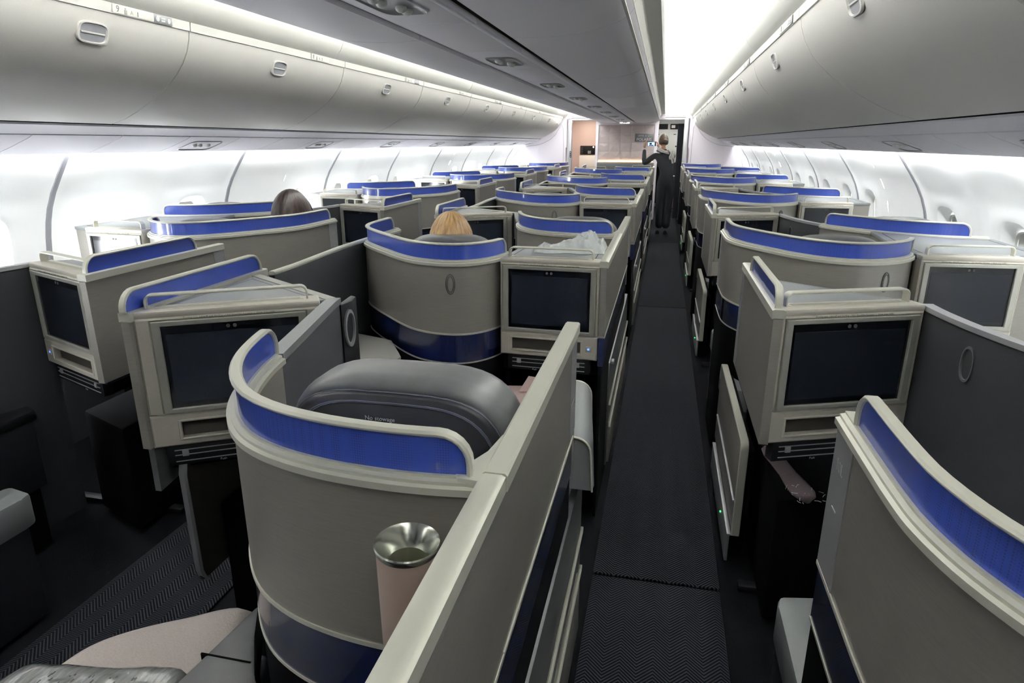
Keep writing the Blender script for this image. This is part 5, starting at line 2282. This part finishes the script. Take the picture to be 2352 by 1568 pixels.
for x in (-.02, .11):
    skin('lower_leg', {'k': (B_(x, -.2, .50), .055), 'c': (B_(x, -.17, .33), .052), 'a': (B_(x - .01, -.12, .10), .034)}, [('k', 'c'), ('c', 'a')], 'skinleg', p2)
    m = MB()
    rings = []
    for yy, hw_, h_ in ((.05, .026, .06), (.0, .032, .05), (-.08, .036, .035), (-.14, .030, .025), (-.16, .012, .018)):
        rings.append([(.26 + x - .01 + hw_ * math.cos(a * PI / 6), 16.39 + yy, .014 + max(0, math.sin(a * PI / 6)) * h_) for a in range(12)])
    m.loft(rings)
    build('shoe', m, 'black', p2, ang=60)
head(p2, B_(-.10, .12, 1.30), PI, 0, None, 'hair_brown', .95)
hand(p2, B_(.0, -.09, .735), (.6, -.5, -.1), (0, 0, -1), 1, .4)
hand(p2, B_(.12, -.09, .715), (-.3, -.6, -.1), (0, 0, -1), -1, .4)
m = MB()
m.box(.26 - .08, .26 + .16, 16.30, 16.42, .84, .862, .004)
o = build('magazine', m, 'paper', loc=(.3, 16.36, .85))
tag(o, 'pale folded paper resting on the seated crew member\'s forearms', 'paper')
t = thing('jump_seat', 'dark fold-down crew seat beyond the doorway under the seated crew member', 'seat', (.35, 16.7, 0))
m = MB()
m.box(.14, .52, 16.55, 16.95, .36, .44, .02)
build('seat_pad', m, 'shade_black', t)
m = MB()
m.box(.14, .52, 16.95, 17.03, .02, 1.15, .02)
build('seat_back', m, 'shade_black', t)


def sitter(label, px, py, hz, hm, size, long, top_m, yaw=0.):
    t_ = thing('person', label, 'person', (px, py - .05, .48))
    Mr = Matrix.Translation((px, py, 0)) @ Matrix.Rotation(yaw, 4, 'Z')
    Q = lambda x, y, z: tuple(Mr @ Vector((x, y, z)))
    skin('body', {'pelvis': (Q(0, .02, .60), (.15, .10)), 'waist': (Q(0, .0, .74), (.125, .085)), 'chest': (Q(0, -.0, .92), (.15, .095)), 'neckb': (Q(0, .0, 1.035), (.07, .055)), 'neck': (Q(0, .0, 1.08), .046),
                  'shl': (Q(-.155, .0, .98), .055), 'ell': (Q(-.18, .12, .76), .042), 'wrl': (Q(-.08, .32, .66), .030), 'shr': (Q(.155, .0, .98), .055), 'elr': (Q(.18, .12, .76), .042), 'wrr': (Q(.08, .32, .66), .030),
                  'hl': (Q(-.08, .10, .57), .08), 'kl': (Q(-.09, .46, .57), .066), 'al': (Q(-.09, .58, .30), .05), 'hr': (Q(.08, .10, .57), .08), 'kr': (Q(.09, .46, .57), .066), 'ar': (Q(.09, .58, .30), .05)},
         [('pelvis', 'waist'), ('waist', 'chest'), ('chest', 'neckb'), ('neckb', 'neck'), ('chest', 'shl'), ('shl', 'ell'), ('ell', 'wrl'), ('chest', 'shr'), ('shr', 'elr'), ('elr', 'wrr'),
          ('pelvis', 'hl'), ('hl', 'kl'), ('kl', 'al'), ('pelvis', 'hr'), ('hr', 'kr'), ('kr', 'ar')], top_m, t_)
    skin('neck', {'a': (Q(0, 0, 1.05), .048), 'b': (Q(0, .01, hz - .06), .048)}, [('a', 'b')], 'skin', t_)
    head(t_, Q(0, .015, hz), yaw, 0, None, hm, size, long)
    hand(t_, Q(-.075, .33, .655), (.3, 1, -.2), (0, 0, -1), 1, .4)
    hand(t_, Q(.075, .33, .655), (-.3, 1, -.2), (0, 0, -1), -1, .4)
    return t_


sitter('seated passenger with straight blonde hair, only the back of the head above the shell', -.955, 2.93, 1.148, 'blonde', 1.18, True, 'shirt', .17)
sitter('seated passenger with dark brown hair, only the crown showing above the blue strip', -2.25, 3.72, 1.165, 'darkhair', 1.28, True, 'shirt', 0.)
